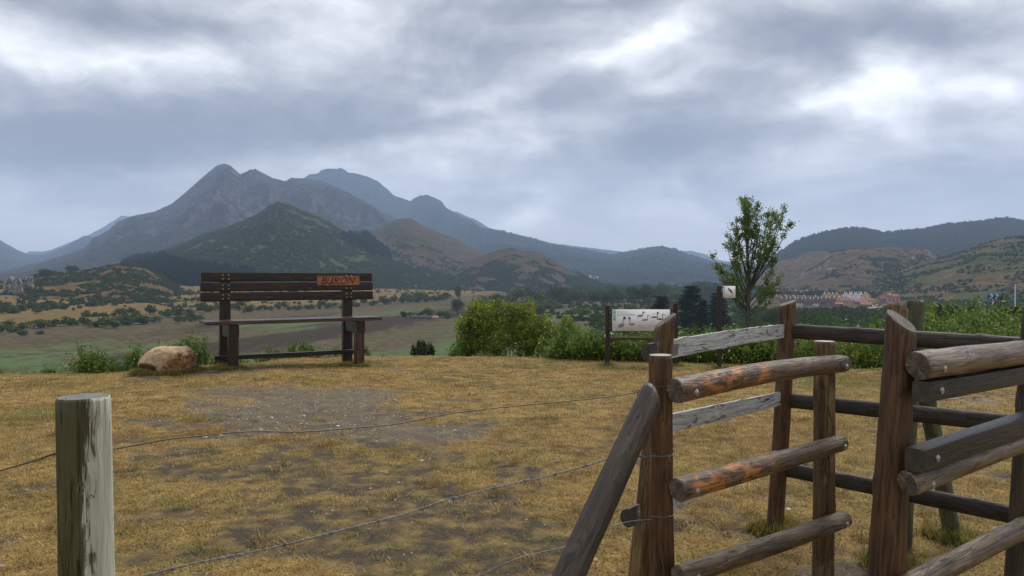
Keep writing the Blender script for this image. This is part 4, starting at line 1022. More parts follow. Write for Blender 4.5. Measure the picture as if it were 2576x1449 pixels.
tube_obj('barb', [[bc + Vector((.006 * (j / 20 - .5), -.004 * math.cos(j), .004 * math.sin(j))) for j in range(21)], [bc, bc + Vector((.012, -.008, .018))], [bc, bc + Vector((-.010, -.006, -.018))], [bc, bc + Vector((.004, -.01, -.02))]], .0013, RUSTZ, lo)
barbed('far strand of barbed wire behind the squared beams at the right edge', [(2318, 1011, 4.6), (2400, 1004, 4.7), (2480, 997, 4.85), (2620, 985, 5.1)], .16, .05, (2.55, 4.6, 0), 8)
w5 = thing('plain_wire', (2.9, 4.8, 0), 'thin slack wire low behind the dark half round rails', 'wire')
tube_obj('strand', [wire_path([(2100, 1120, 5.3), (2230, 1112, 5.0), (2310, 1105, 4.7), (2380, 1100, 4.75), (2450, 1098, 4.9), (2570, 1080, 5.1)], 40)], .0014, RUSTZ, w5)
# ------------------------------------------------------------ bench
BO = Vector((-5.65, 13.40, 0)); BT = R(31.5)
BU = Vector((math.cos(BT), math.sin(BT), 0)); BN = Vector((math.sin(BT), -math.cos(BT), 0))
def bp(t, n, z): return BO + BU * t + BN * n + Vector((0, 0, z))
bench = thing('bench', bp(1.6, .3, 0), 'oversized dark brown wooden bench with a BURON board on its back', 'bench', rz=BT)
def timber(name, a, b, hx, hy, mat, seed, xref=(0, 0, 1), parent=None, end=None):
    return log(name, a, b, .05, .05, mat, end or mat, parent or bench, seed=seed, square=(hx, hy), xref=xref, seg=32)
for k, (zl, zr_, x0, x1) in enumerate(((1.722, 1.722, .01, 3.27), (1.538, 1.538, .0, 3.285), (1.358, 1.354, .0, 3.29))):
    timber('back_plank', bp(x0, -.03, zl), bp(x1, -.03, zr_), .083, .030, WD_BENCH, 60 + k)
for t in (.44, 2.785):
    timber('upright', bp(t, -.125, -.12), bp(t, -.125, 1.785), .096, .058, WD_BENCH, 64, xref=tuple(BU))
    timber('front_leg', bp(t + .02, .52, -.12), bp(t + .02, .52, .64), .084, .085, WD_SEAT if t > 1 else WD_BENCH, 66, xref=tuple(BU))
    timber('bearer', bp(t + .02, -.06, .755), bp(t + .02, .625, .755), .088, .122, WD_BENCH, 67, xref=tuple(BU))
timber('seat_plank', bp(-.03, .37, .910), bp(3.22, .37, .910), .034, .335, WD_SEAT, 68)
timber('foot_rail', bp(.24, .01, .235), bp(3.12, .01, .225), .043, .032, WD_BENCH, 69)
for t in (.44, 2.785):
    for k, z in enumerate((1.722, 1.538, 1.356)):
        for dz in (-.036, .036):
            for dt in (-.05, .05):
                if t > 1 and (k == 0 and dz < 0 or k == 1 and dz > 0): continue
                bm = bmesh.new(); me = bpy.data.meshes.get('plank_bolt')
                if me is None:
                    me = bpy.data.meshes.new('plank_bolt'); bmesh.ops.create_uvsphere(bm, u_segments=10, v_segments=6, radius=.0105); 
                    for v in bm.verts: v.co.y *= .5
                    bm.to_mesh(me); me.materials.append(BRASS)
                bm.free()
                link('bolt', me, None, bench, Matrix.Translation(bp(t + dt, .0, z + dz)) @ Matrix.Rotation(BT, 4, 'Z'))
board = timber('name_board', bp(2.135, .010, 1.655), bp(2.995, .010, 1.655), .096, .010, WD_SIGN, 70)
board['label'] = 'lighter reddish board reading BURON'
def flat_strokes(name, strokes, w, org, ux, uz, nrm, lift, mat, parent, taper=True):
    """carved or painted strokes: polylines in board units"""
    V, F = [], []
    for st in strokes:
        ws = w
        if isinstance(st[0], (int, float)): ws = w * st[0]; st = st[1:]
        P = [Vector((p[0], p[1], 0)) for p in st]
        b = len(V)
        for i, p in enumerate(P):
            d = (P[min(i + 1, len(P) - 1)] - P[max(i - 1, 0)]).normalized(); s = Vector((-d.y, d.x, 0))
            ww = ws * .5 * ((.75 + .5 * (i / (len(P) - 1))) if taper else 1)
            for q in (p + s * ww, p - s * ww):
                V.append(tuple(org + ux * q.x + uz * q.y + nrm * lift))
        for i in range(len(P) - 1): F.append((b + 2 * i, b + 2 * i + 1, b + 2 * i + 3, b + 2 * i + 2))
    me = mesh_np(name, np.array(V), np.array(F)); me.materials.append(mat)
    return link(name, me, None, parent, Matrix.Identity(4))
def arc(cx, cy, rx, ry, a0, a1, n=14): return [(cx + rx * math.cos(R(a0 + (a1 - a0) * k / n)), cy + ry * math.sin(R(a0 + (a1 - a0) * k / n))) for k in range(n + 1)]
LET = {'B': [[(.12, 0), (.10, .5), (.14, 1.0)], [(.02, .93), (.14, 1.0)] + arc(.28, .78, .30, .22, 80, -70) + [(.20, .52)], [(.20, .52)] + arc(.26, .26, .38, .27, 75, -100) + [(.06, .02)]],
       'U': [[(.08, 1.0), (.05, .5)] + arc(.32, .28, .27, .28, 190, 330) + [(.66, .6), (.68, 1.0)], [(.67, 1.0), (.66, .4), (.72, .02)]],
       'R': [[(.12, 0), (.12, .5), (.16, 1.0)], [(.0, .90), (.16, .99)] + arc(.30, .76, .30, .24, 85, -80) + [(.18, .48)], [(.22, .50), (.5, .2), (.80, -.04)]],
       'O': [arc(.42, .5, .40, .5, 100, 470, 26)],
       'N': [[(.04, 0), (.08, .5), (.14, 1.0)], [(.12, 1.0), (.40, .5), (.70, .03)], [(.70, .03), (.72, .5), (.80, 1.05)]]}
CARVE = simple('carved black lettering', (.018, .014, .012), .7)
st = []
x = .0
for ch, wd in zip('BURON', (.66, .80, .80, .92, .85)):
    for s_ in LET[ch]:
        st.append([((x + p[0] + .22 * p[1]) * .146, (p[1] - .5) * .130) for p in s_])
    x += wd + .13
flat_strokes('lettering', st, .0185, bp(2.135 + .075, .0, 1.655), BU, Vector((0, 0, 1)), BN, .0225, CARVE, bench)
for (t, z) in ((2.17, 1.735), (2.17, 1.575), (2.96, 1.735), (2.96, 1.575)):
    bm = bmesh.new(); bmesh.ops.create_uvsphere(bm, u_segments=8, v_segments=5, radius=.007); me = bpy.data.meshes.new('screw'); bm.to_mesh(me); bm.free(); me.materials.append(CARVE)
    link('screw', me, None, bench, Matrix.Translation(bp(t, .021, z)))
SCR = simple('fresh scratched wood', (.22, .085, .038), .7)
scr = []
rs = random.Random(4)
for (t0, z0, n, w, h) in ((.66, 1.55, 9, .30, .045), (1.40, 1.545, 8, .17, .04), (1.30, 1.715, 7, .34, .03), (1.45, 1.50, 3, .30, .008), (.66, 1.335, 4, .10, .025), (1.12, 1.345, 9, .17, .03), (1.93, 1.70, 4, .10, .03), (1.95, 1.50, 4, .07, .03), (2.08, 1.36, 2, .02, .04), (.62, 1.70, 3, .06, .04), (.30, 1.50, 2, .02, .03)):
    for k in range(n):
        a = t0 + w * (k + rs.random() * .4) / n; z = z0 + rs.uniform(-.3, .3) * h
        scr.append([(a, z - h * rs.uniform(.2, .5)), (a + rs.uniform(-.015, .02), z + h * rs.uniform(0, .3)), (a + rs.uniform(-.02, .04), z + h * rs.uniform(.1, .6))])
flat_strokes('scratches', scr, .0035, bp(0, 0, 0), BU, Vector((0, 0, 1)), BN, .0035, SCR, bench)
# ------------------------------------------------------------ boulder
def boulder():
    m, N = mat_new('ochre boulder')
    P = N.n('ShaderNodeTexCoord').outputs['Object']
    sp = N.n('ShaderNodeSeparateXYZ', {0: P})
    n = N.noise(P, 3.2, 6, .62, .4); f = N.noise(P, 16, 6, .68); n3 = N.noise(N.vm('ADD', P, (4, 2, 1)), 5.5, 6, .65, 1.0)
    c = N.mix(N.step(f, .35, .7), (.40, .25, .13), (.58, .42, .26))
    c = N.mix(N.m('MULTIPLY', N.step(n, .5, .64), .6), c, (.40, .33, .26))
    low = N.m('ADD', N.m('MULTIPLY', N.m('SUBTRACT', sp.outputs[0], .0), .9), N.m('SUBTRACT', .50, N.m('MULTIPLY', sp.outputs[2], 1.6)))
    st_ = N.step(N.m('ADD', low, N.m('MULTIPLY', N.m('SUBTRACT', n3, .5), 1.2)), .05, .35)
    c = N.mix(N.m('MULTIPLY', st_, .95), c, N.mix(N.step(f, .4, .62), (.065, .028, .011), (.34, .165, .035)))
    v = N.n('ShaderNodeTexVoronoi', {'Vector': N.vm('ADD', P, N.scale(N.noise(P, 6, 3, .5, 0, 'Color'), (.2, .2, .2))), 'Scale': 5.0}, feature='DISTANCE_TO_EDGE').outputs['Distance']
    ck = N.step(v, .0, .035, 1, 0)
    c = N.mix(N.m('MULTIPLY', ck, N.m('MULTIPLY', N.step(n, .4, .6), .55)), c, (.10, .06, .035))
    h = N.m('SUBTRACT', N.m('ADD', N.m('MULTIPLY', f, .7), n3), N.m('MULTIPLY', ck, .35))
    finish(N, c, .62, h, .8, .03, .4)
    bm = bmesh.new(); bmesh.ops.create_icosphere(bm, subdivisions=6, radius=1.0)
    # silhouette seen from the meadow: long low stone, pointed and undercut at the left, blunt at the right
    prof_top = [(-.54, .18), (-.50, .24), (-.44, .29), (-.34, .41), (-.22, .49), (-.10, .515), (.10, .51), (.30, .50), (.40, .47), (.47, .40), (.50, .30), (.51, .20)]
    prof_bot = [(-.54, .165), (-.50, .13), (-.42, .08), (-.30, .04), (-.1, -.04), (.3, -.08), (.45, -.05), (.49, .05), (.51, .16)]
    for v_ in bm.verts:
        x, y, z = v_.co
        X = x * .545 - .022
        zt = np.interp(X, [p[0] for p in prof_top], [p[1] for p in prof_top]); zb = np.interp(X, [p[0] for p in prof_bot], [p[1] for p in prof_bot])
        rr = math.sqrt(max(1e-6, 1 - x * x)); s = max(-1, min(1, z / rr))
        s = math.copysign(abs(s) ** .72, s)
        Z = (zt + zb) / 2 + (zt - zb) / 2 * s
        Yv = (y / rr if rr > 1e-3 else 0); Yv = math.copysign(abs(Yv) ** .8, Yv) * .33 * rr ** .6
        if s < 0 and X < -.02 and Yv < 0: Yv *= 1 - 1.0 * min(1, -s * 1.5) * min(1, (-.02 - X) / .10)
        n = mnoise.noise(Vector((X * 3, Yv * 3, Z * 3))) * .035 + mnoise.noise(Vector((X * 9, Yv * 9, Z * 9))) * .022 + abs(mnoise.noise(Vector((X * 5 + 3, Yv * 5, Z * 5)))) * -.02
        v_.co = Vector((X, Yv, Z)) * (1 + n)
    rp = random.Random(12)
    for k in range(26):
        d = Vector((rp.uniform(-1, 1), rp.uniform(-1, .4), rp.uniform(-.3, 1))).normalized()
        mx = max(v_.co.dot(d) for v_ in bm.verts); lim = mx - rp.uniform(.015, .045)
        for v_ in bm.verts:
            q = v_.co.dot(d) - lim
            if q > 0: v_.co -= d * q * .85
    for f in bm.faces: f.smooth = True
    me = bpy.data.meshes.new('boulder'); bm.to_mesh(me); bm.free()
    p = at(418, 945, 12.95)
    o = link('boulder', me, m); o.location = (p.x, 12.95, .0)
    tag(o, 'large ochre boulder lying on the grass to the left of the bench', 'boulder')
boulder()
# ------------------------------------------------------------ information board with grebes
WHITE = simple('printed white panel', (.82, .80, .81), .35); MINT = simple('mint green print', (.25, .56, .45), .4); INK = simple('dark ink', (.035, .026, .035), .5)
INKG = simple('grey ink', (.17, .18, .20), .5); INKL = simple('light grey ink', (.42, .42, .45), .5); INKR = simple('rufous ink', (.30, .055, .04), .5); SKIN_B = simple('bill ink', (.36, .22, .18), .5); GREEN_I = simple('green ink', (.18, .34, .20), .5)
RUSTW = mat_wood('dark sign post', (.018, .010, .007), (.045, .022, .014), (.09, .04, .022), None, rough=.45, sc=.6)
YB = 14.3
sg = thing('information_board', at(1612, 919, YB), 'long white information board with drawings of grebes between two dark posts', 'sign')
pl_, pr_ = at(1528, 920, 14.4), at(1700, 922, 14.24)
for (b, tpx, ty, yy) in ((pl_, 1529, 768, 14.4), (pr_, 1699, 763, 14.24)):
    tp = at(tpx, ty, yy)
    log('post', Vector((b.x, yy, .16)), tp, .05, .05, RUSTW, RUSTW, sg, square=(.041, .041), xref=(1, 0, 0), seg=32, seed=2)
    log('foot', Vector((b.x - .004, yy, -.12)), Vector((b.x - .002, yy, .24)), .05, .05, BLACKM, BLACKM, sg, square=(.049, .049), xref=(1, 0, 0), seg=32)
log('crossbar', at(1533, 852, 14.39), at(1696, 852, 14.24), .05, .05, mat_wood('reddish crossbar', (.04, .018, .012), (.10, .045, .03), (.17, .09, .06), None, rough=.45), RUSTW, sg, square=(.030, .026), xref=(0, 0, 1), seg=32)
for y_ in (781, 829):
    log('bracket', at(1534, y_, 14.385), at(1694, y_, 14.26), .05, .05, BLACKM, BLACKM, sg, square=(.012, .010), xref=(0, 0, 1), seg=24)
for x_ in (1537, 1688): log('bracket', at(x_, 778, 14.37 if x_ < 1600 else 14.25), at(x_, 834, 14.37 if x_ < 1600 else 14.25), .05, .05, BLACKM, BLACKM, sg, square=(.010, .008), xref=(1, 0, 0), seg=24)
def panel(parent, tl, tr, bl, thick=.012):
    """local frame on a panel: returns org (lower left), ux, uz, n, and builds the sheet"""
    ux = tr - tl; W_ = ux.length; uz = tl - bl; H_ = uz.length
    n = (ux.cross(uz)).normalized()
    if n.y > 0: n = -n
    vs_ = []
    for d in (0, -thick):
        for (a, b) in ((0, 0), (1, 0), (1, 1), (0, 1)): vs_.append(tuple(bl + ux * a + uz * b + n * d))
    me = mesh_np('panel', np.array(vs_), np.array([(0, 1, 2, 3), (7, 6, 5, 4), (0, 4, 5, 1), (1, 5, 6, 2), (2, 6, 7, 3), (3, 7, 4, 0)])); me.materials.append(WHITE)
    link('panel', me, None, parent, Matrix.Identity(4))
    return bl, ux.normalized(), uz.normalized(), n, W_, H_
def poly(name, fr, pts, mat, parent, lift=.002):
    org, ux, uz, n, W_, H_ = fr
    bm = bmesh.new(); f = bm.faces.new([bm.verts.new(org + ux * p[0] + uz * p[1] + n * lift) for p in pts])
    bmesh.ops.triangulate(bm, faces=[f]); me = bpy.data.meshes.new(name); bm.to_mesh(me); bm.free(); me.materials.append(mat)
    return link(name, me, None, parent, Matrix.Identity(4))
fr = panel(sg, at(1540.5, 778.2, 14.35), at(1685.6, 778.6, 14.22), at(1540.5, 832, 14.35))
W_, H_ = fr[4], fr[5]
def zb(x, y): return ((x - 257) / 1195 * W_, (635 - y) / 440 * H_)      # drawing coordinates of the board
poly('green_strip', fr, [zb(262, 200), zb(328, 200), zb(328, 318), zb(262, 318)], simple('pale mint print', (.38, .64, .56), .4), sg)
poly('green_strip', fr, [zb(262, 318), zb(328, 318), zb(328, 375), zb(262, 375)], MINT, sg)
poly('green_strip', fr, [zb(262, 560), zb(328, 590), zb(328, 630), zb(262, 630)], simple('pale mint print low', (.45, .66, .58), .4), sg)
poly('emblem', fr, [(zb(295, 268)[0] + .0145 * math.cos(k * .52), zb(295, 268)[1] + .0145 * math.sin(k * .52)) for k in range(12)], INKR, sg, .003)
poly('emblem', fr, [zb(275, 375), zb(323, 375), zb(323, 428), zb(275, 428)], GREEN_I, sg, .003)
flat_strokes('emblem', [[zb(280, 530), zb(280, 500), zb(300, 470), zb(322, 500), zb(322, 530), zb(280, 530)], [zb(270, 600), zb(285, 585), zb(300, 598), zb(320, 600)]], .0022, fr[0], fr[1], fr[2], fr[3], .003, INKG, sg)
bars = []
for (x0, x1, y) in [(355, 700, 278), (355, 735, 296), (355, 735, 306), (355, 735, 316), (355, 735, 325), (1080, 1140, 280), (1080, 1160, 290), (770, 870, 370), (770, 900, 377), (1035, 1150, 420), (1035, 1140, 430), (650, 755, 590), (640, 755, 600), (640, 740, 610)] + \
        [(780, 985, 465 + 0 * k) for k in range(1)] + [(780, 985, 508 + 9.5 * k) for k in range(9)] + [(1000, 1180, 468)] + [(1000, 1180, 508 + 9.5 * k) for k in range(7)] + [(780, 985, 608), (1000, 1170, 582), (1000, 1170, 596)]:
    bars.append([zb(x0, y), zb((x0 + x1) / 2, y), zb(x1, y)])
flat_strokes('small_print', bars, .0032, fr[0], fr[1], fr[2], fr[3], .0022, INKL, sg, False)
def text_mesh(name, txt, size, org, ux, uz, n, lift, mat, parent):
    cu = bpy.data.curves.new(name, 'FONT'); cu.body = txt; cu.size = size; cu.resolution_u = 2
    o = bpy.data.objects.new(name, cu); COL.objects.link(o)
    dg = bpy.context.evaluated_depsgraph_get(); me = bpy.data.meshes.new_from_object(o.evaluated_get(dg))
    bpy.data.objects.remove(o); bpy.data.curves.remove(cu)
    for v in me.vertices: v.co = org + ux * v.co.x + uz * v.co.y + n * lift
    me.materials.clear(); me.materials.append(mat)
    return link(name, me, None, parent, Matrix.Identity(4))
p = zb(352, 256); text_mesh('lettering', 'El somormujo lavanco', .024, fr[0] + fr[1] * p[0] + fr[2] * p[1], fr[1], fr[2], fr[3], .003, INKG, sg)
def bird(name, body, neck, head, bill, col_b, crest, flip=False):
    poly(name, fr, [zb(*q) for q in body], col_b, sg, .0026)
    flat_strokes(name, [[w_[0]] + [zb(*q) for q in w_[1:]] for w_ in neck], .012, fr[0], fr[1], fr[2], fr[3], .0034, INKG, sg, False)
    poly(name, fr, [zb(*q) for q in head], crest, sg, .0040)
    flat_strokes(name, [[zb(*q) for q in bill]], .0045, fr[0], fr[1], fr[2], fr[3], .0044, SKIN_B, sg, False)
bird('grebe_drawing', [(762, 343), (790, 312), (830, 300), (880, 312), (893, 330), (860, 342), (800, 346)], [[1.0, (885, 325), (890, 295), (892, 270)]], [(884, 272), (886, 245), (905, 232), (918, 244), (912, 262), (900, 276)], [(915, 250), (957, 262)], INKG, INK)
bird('grebe_drawing', [(858, 425), (880, 400), (925, 390), (975, 392), (998, 410), (985, 424), (900, 428)], [[.9, (990, 408), (990, 370), (990, 330), (1000, 312)]], [(988, 330), (994, 310), (1012, 306), (1020, 316), (1004, 324)], [(1016, 316), (1048, 328)], INKG, INKG)
bird('grebe_drawing', [(1046, 370), (1080, 342), (1120, 332), (1180, 340), (1205, 355), (1190, 372), (1110, 368)], [[1.0, (1200, 355), (1196, 320), (1190, 290)]], [(1178, 292), (1180, 256), (1192, 240), (1215, 250), (1216, 268), (1200, 290)], [(1214, 264), (1250, 276)], INKG, INK)
bird('grebe_drawing', [(1170, 402), (1190, 382), (1240, 374), (1290, 384), (1310, 396), (1290, 408), (1200, 404)], [[.9, (1304, 398), (1304, 350), (1296, 315), (1305, 292)]], [(1298, 305), (1302, 286), (1322, 284), (1332, 296), (1314, 302)], [(1330, 294), (1365, 322)], INK, INKG)
bird('grebe_drawing', [(366, 548), (400, 505), (440, 485), (490, 492), (498, 525), (480, 556), (420, 572), (385, 560)], [[1.0, (480, 500), (482, 450), (484, 410), (492, 385)]], [(484, 400), (482, 362), (500, 342), (530, 345), (536, 372), (520, 400), (500, 402)], [(530, 378), (542, 410)], INKG, INK)
bird('grebe_drawing', [(605, 492), (640, 482), (715, 478), (714, 522), (660, 528), (620, 520)], [[1.0, (612, 495), (616, 450), (628, 400)]], [(605, 408), (596, 380), (590, 352), (612, 350), (632, 360), (634, 385), (620, 412)], [(592, 372), (576, 402)], INKG, INK)
flat_strokes('grebe_drawing', [[zb(480, 575), zb(488, 600), zb(492, 615)], [zb(385, 572), zb(440, 585), zb(510, 556)], [zb(590, 575), zb(610, 580), zb(595, 608)]], .004, fr[0], fr[1], fr[2], fr[3], .003, INKL, sg)
# ------------------------------------------------------------ small sign with a vulture
s2 = thing('bird_sign', at(1809, 927, 13.93), 'small square white sign with a black bird silhouette on a tall dark post', 'sign')
log('post', Vector((at(1809.5, 927, 13.93).x, 13.93, -.15)), at(1808.5, 719, 13.93), .05, .05, RUSTW, END_PALE, s2, square=(.036, .036), xref=(1, 0, 0), seg=32)
for y_ in (722.5, 747.5): log('bracket', at(1812, y_, 13.93), at(1822, y_, 13.93), .05, .05, BLACKM, BLACKM, s2, square=(.011, .010), xref=(0, 0, 1), seg=16)
fr = panel(s2, at(1818.6, 719.4, 13.92), at(1850, 719.4, 13.92), at(1818.6, 749.4, 13.92))
def vb(x, y): return ((x - 1550) / 143 * fr[4], (405 - y) / 137 * fr[5])
poly('green_strip', fr, [vb(1552, 310), vb(1573, 310), vb(1573, 350), vb(1552, 350)], simple('pale mint print', (.40, .66, .58), .4), s2)
poly('emblem', fr, [(vb(1566, 290)[0] + .010 * math.cos(k * .52), vb(1566, 290)[1] + .010 * math.sin(k * .52)) for k in range(12)], GREEN_I, s2, .003)
poly('vulture_silhouette', fr, [vb(1606, 292), vb(1616, 291), vb(1630, 305), vb(1640, 311), vb(1648, 314), vb(1645, 322), vb(1655, 335), vb(1666, 352), vb(1658, 354), vb(1640, 342), vb(1630, 330), vb(1622, 324), vb(1612, 310)], INK, s2, .003)
flat_strokes('small_print', [[vb(1598, 373), vb(1634, 373), vb(1670, 373)], [vb(1622, 383), vb(1636, 383), vb(1650, 383)], [vb(1608, 391), vb(1634, 391), vb(1660, 391)]], .005, fr[0], fr[1], fr[2], fr[3], .0022, INKL, s2, False)
# ------------------------------------------------------------ near bushes and trees
def leaf_bush(name, base, lobes, n, size, leaf, label, seed, cat='bush', stems=8, sprigs=0, berries=None, group=None, shell=.5):
    """lobes: (dx, dy, dz, rx, ry, rz) round the base point"""
    rs = np.random.RandomState(seed)
    t = thing(name, base, label, cat, group)
    vol = np.array([l[3] * l[4] + l[3] * l[5] + l[4] * l[5] for l in lobes]); vol = vol / vol.sum()
    C = []
    for l, w in zip(lobes, vol):
        q = lumpy(int(n * w), 1, 1, 1, rs, 14, 0, shell)
        C.append(q * np.array(l[3:6]) + np.array(l[0:3]))
    C = np.concatenate(C)
    C = C[C[:, 2] > -.15]
    parts = []
    sp = []
    stv = []
    for k in range(sprigs):
        l = lobes[rs.choice(len(lobes), p=vol)]
        d = rs.normal(size=3); d[2] = abs(d[2]) + .5; d /= np.linalg.norm(d)
        p0 = np.array(l[0:3]) + d * np.array(l[3:6]) * .75
        dr = d * .6 + np.array([0, 0, .7]) + rs.normal(size=3) * .25; dr /= np.linalg.norm(dr)
        L = (.25 + .35 * rs.rand()) * min(l[3:6]) * 1.2
        P = [p0 + dr * L * s_ + np.array([0, 0, -.25 * L * s_ * s_]) for s_ in np.linspace(0, 1, 6)]
        stv.append(tube_np(P, [.006 * (1 - s_ * .7) for s_ in np.linspace(0, 1, 6)], 4))
        for s_ in np.linspace(.1, 1, 16):
            sp.append(p0 + dr * L * s_ + np.array([0, 0, -.25 * L * s_ * s_]) + rs.normal(size=3) * size * .5)
    if sp: C = np.concatenate([C, np.array(sp)])
    V, F = quads_leaf(C, size, rs, .5)
    me = with_mat(mesh_np('foliage', V, F), leaf)
    o = link('foliage', me); o.parent = t
    for k in range(stems):
        l = lobes[k % len(lobes)]; e = np.array(l[0:3]) + rs.normal(size=3) * np.array(l[3:6]) * .3
        b0 = np.array([l[0] * .5 + rs.normal() * .12, l[1] * .5 + rs.normal() * .1, -.1])
        stv.append(tube_np([b0, b0 * .5 + e * .5 + rs.normal(size=3) * .06, e + np.array([0, 0, l[5] * .4])], [.022, .014, .006], 5))
    V, F = join_parts(stv)
    o = link('stems', with_mat(mesh_np('stems', V, F, True), B_BROWN)); o.parent = t
    if berries:
        bm = bmesh.new()
        for (dx, dy, dz) in berries:
            for q in range(14):
                c = Vector((dx, dy, dz)) + Vector(tuple(rs.normal(size=3) * .035))
                bmesh.ops.create_icosphere(bm, subdivisions=1, radius=.012, matrix=Matrix.Translation(c))
        me = bpy.data.meshes.new('berries'); bm.to_mesh(me); bm.free(); me.materials.append(simple('dark red berries', (.10, .018, .014), .35))
        o = link('berries', me); o.parent = t
    return t
def bush_px(name, px0, px1, py0, py1, Y, n, size, leaf, label, seed, depth=.8, nl=7, **kw):
    """bush filling the box px0..px1, py0..py1 at depth Y; lobes arranged under a domed outline"""
    rs = np.random.RandomState(seed + 500)
    c = at((px0 + px1) / 2, py1, Y); top = at((px0 + px1) / 2, py0, Y)
    w = (px1 - px0) / 1860 * Y / 2; h = top.z - c.z
    zg = float(tz(c.x, Y)); base = Vector((c.x, Y, min(zg, c.z)))
    off = c.z - base.z
    lobes = []
    for k in range(nl):
        u = -1 + 2 * (k + .5) / nl + rs.normal() * .06
        hh = h * math.sqrt(max(.1, 1 - (abs(u) ** 2.4) * .75)) * rs.uniform(.82, 1.0)
        r = hh * .5
        lobes.append((u * w * .82, rs.uniform(-.4, .4) * depth * w, off + hh - r, w * .34, depth * w * .5, r))
        lobes.append((u * w * .85, rs.uniform(-.3, .3) * depth * w, off + r * .5, w * .32, depth * w * .5, r * .7))
    if off > .3:
        lobes.append((0, 0, off * .5, w * .8, depth * w * .5, off * .6))
    return leaf_bush(name, base, lobes, n, size, leaf, label, seed, **kw)
YB2 = 18.6
k_ = YB2 / 1860.
b0 = at(1300, 905, YB2); zg = float(tz(b0.x, YB2)); OX = b0.x
def lb(px, py, rpx, rpz, dy=0, ry=.6): # lobe from photo position
    q = at(px, py, YB2); return (q.x - OX, dy, q.z - zg, rpx * k_, ry, rpz * k_)
lobs = [lb(1215, 810, 48, 52, 0), lb(1262, 790, 52, 44, .1), lb(1322, 790, 42, 42, 0), lb(1180, 850, 42, 50, -.2), lb(1240, 850, 70, 55, -.3, .7), lb(1320, 845, 60, 58, -.2), lb(1160, 885, 34, 34, 0),
        lb(1290, 770, 40, 24, 0), lb(1200, 775, 30, 26, 0), lb(1390, 850, 40, 46, 0), lb(1430, 840, 44, 34, .1), lb(1465, 862, 30, 34, 0), lb(1400, 885, 60, 30, -.2), lb(1370, 815, 22, 30, 0), lb(1300, 930, 150, 50, 0), lb(1426, 806, 18, 18, 0), lb(1150, 905, 26, 26, 0)]
bz = lambda px, py, dy=-.45: (at(px, py, YB2).x - OX, dy, at(px, py, YB2).z - zg)
lobs += [lb(x, y, 44, 40, -.1) for x, y in ((1180, 820), (1225, 830), (1275, 820), (1350, 870), (1200, 880), (1255, 890), (1320, 890), (1370, 860), (1420, 875), (1455, 890), (1290, 850), (1345, 830))]
leaf_bush('berry_bush', (OX, YB2, zg), lobs, 52000, .058, L_BUSH, 'large green elder bush with dark red berry clusters at the meadow edge', 77, stems=16, sprigs=90,
          berries=[bz(*q) for q in ((1178, 792), (1184, 808), (1170, 824), (1165, 832), (1171, 842), (1182, 868), (1206, 845), (1196, 782), (1255, 778), (1287, 750), (1294, 748), (1280, 752), (1320, 755), (1352, 802), (1357, 797), (1345, 815), (1349, 820), (1404, 846), (1366, 880), (1166, 885), (1330, 765))], shell=.62)
bush_px('round_bush', 1027, 1099, 838, 925, 22, 15000, .075, mat_leaf('grey green leaves', (.035, .055, .025), (.085, .115, .055), None, .8, .15), 'small round grey green bush just beyond the edge, right of the bench', 81, nl=4, stems=4)
bush_px('thorn_bush', 740, 800, 850, 935, 16.9, 3500, .042, L_BUSH, 'spiky green shrub sticking up behind the foot rail of the bench', 83, nl=4, stems=8, sprigs=40, depth=.6)
bush_px('leafy_bush', 690, 860, 905, 950, 17.0, 4500, .045, L_BUSHD, 'low spreading green shrub below the foot rail of the bench', 84, nl=5, stems=4, sprigs=20, depth=.5)
bush_px('leafy_bush', 105, 160, 925, 955, 13.6, 2200, .045, L_WEED, 'small bright green tuft shaped bush alone at the left meadow edge', 85, nl=4, stems=4, sprigs=10, depth=.6)
# thicket on the right
bush_px('thicket', 2262, 2478, 742, 870, 27, 16000, .085, L_BUSH, 'tall yellow green thicket right of the mossy post', 91, nl=7, stems=10, sprigs=50, depth=.6)
bush_px('thicket', 2465, 2680, 722, 890, 33, 12000, .10, L_BUSHD, 'dark tall thicket at the right edge, below the chevron sign', 92, nl=6, stems=10, sprigs=70, depth=.6)
bush_px('bramble_bush', 1960, 2110, 866, 930, 15.6, 6500, .050, L_BUSHD, 'dark bramble bush behind the low post of the left rail panel', 93, nl=5, stems=6, sprigs=30, depth=.5)
bush_px('bramble_bush', 2100, 2240, 850, 935, 15.4, 6500, .050, L_BUSH, 'bramble with arching pale shoots left of the thick knotted post', 94, nl=5, stems=6, sprigs=40, depth=.5)
bush_px('bramble_bush', 1840, 1960, 862, 925, 16.2, 5500, .050, L_BUSHD, 'dark bramble bush between the bird sign and the rear corner post', 95, nl=5, stems=6, sprigs=20, depth=.5)
bush_px('leafy_bush', 2240, 2420, 850, 945, 15.2, 5500, .055, L_BUSHD, 'dark green bush seen between the dark rails right of the thick post', 96, nl=5, stems=6, sprigs=20, depth=.5)
bush_px('leafy_bush', 2420, 2640, 850, 935, 15.0, 6000, .055, L_BUSHD, 'dark green bush behind the far barbed wire at the right edge', 98, nl=5, stems=6, sprigs=20, depth=.5)
bush_px('leafy_bush', 1560, 1640, 800, 860, 30, 3500, .08, L_BUSHD, 'leafy green bush right below the information panel', 97, nl=4, stems=5, depth=.6)
bush_px('leafy_bush', 1700, 1790, 800, 868, 34, 4200, .085, L_BUSHD, 'dark leafy bush between the information board and the bird sign', 99, nl=4, stems=5, depth=.6)
bush_px('leafy_bush', 1790, 1860, 810, 880, 27, 3600, .075, L_TREEL, 'light green leafy bush at the foot of the slender poplar', 100, nl=4, stems=5, sprigs=20, depth=.6)
bush_px('leafy_bush', 1890, 1960, 800, 880, 29, 3600, .08, L_BUSH, 'airy green bush right of the poplar trunk', 102, nl=4, stems=5, sprigs=30, depth=.6)
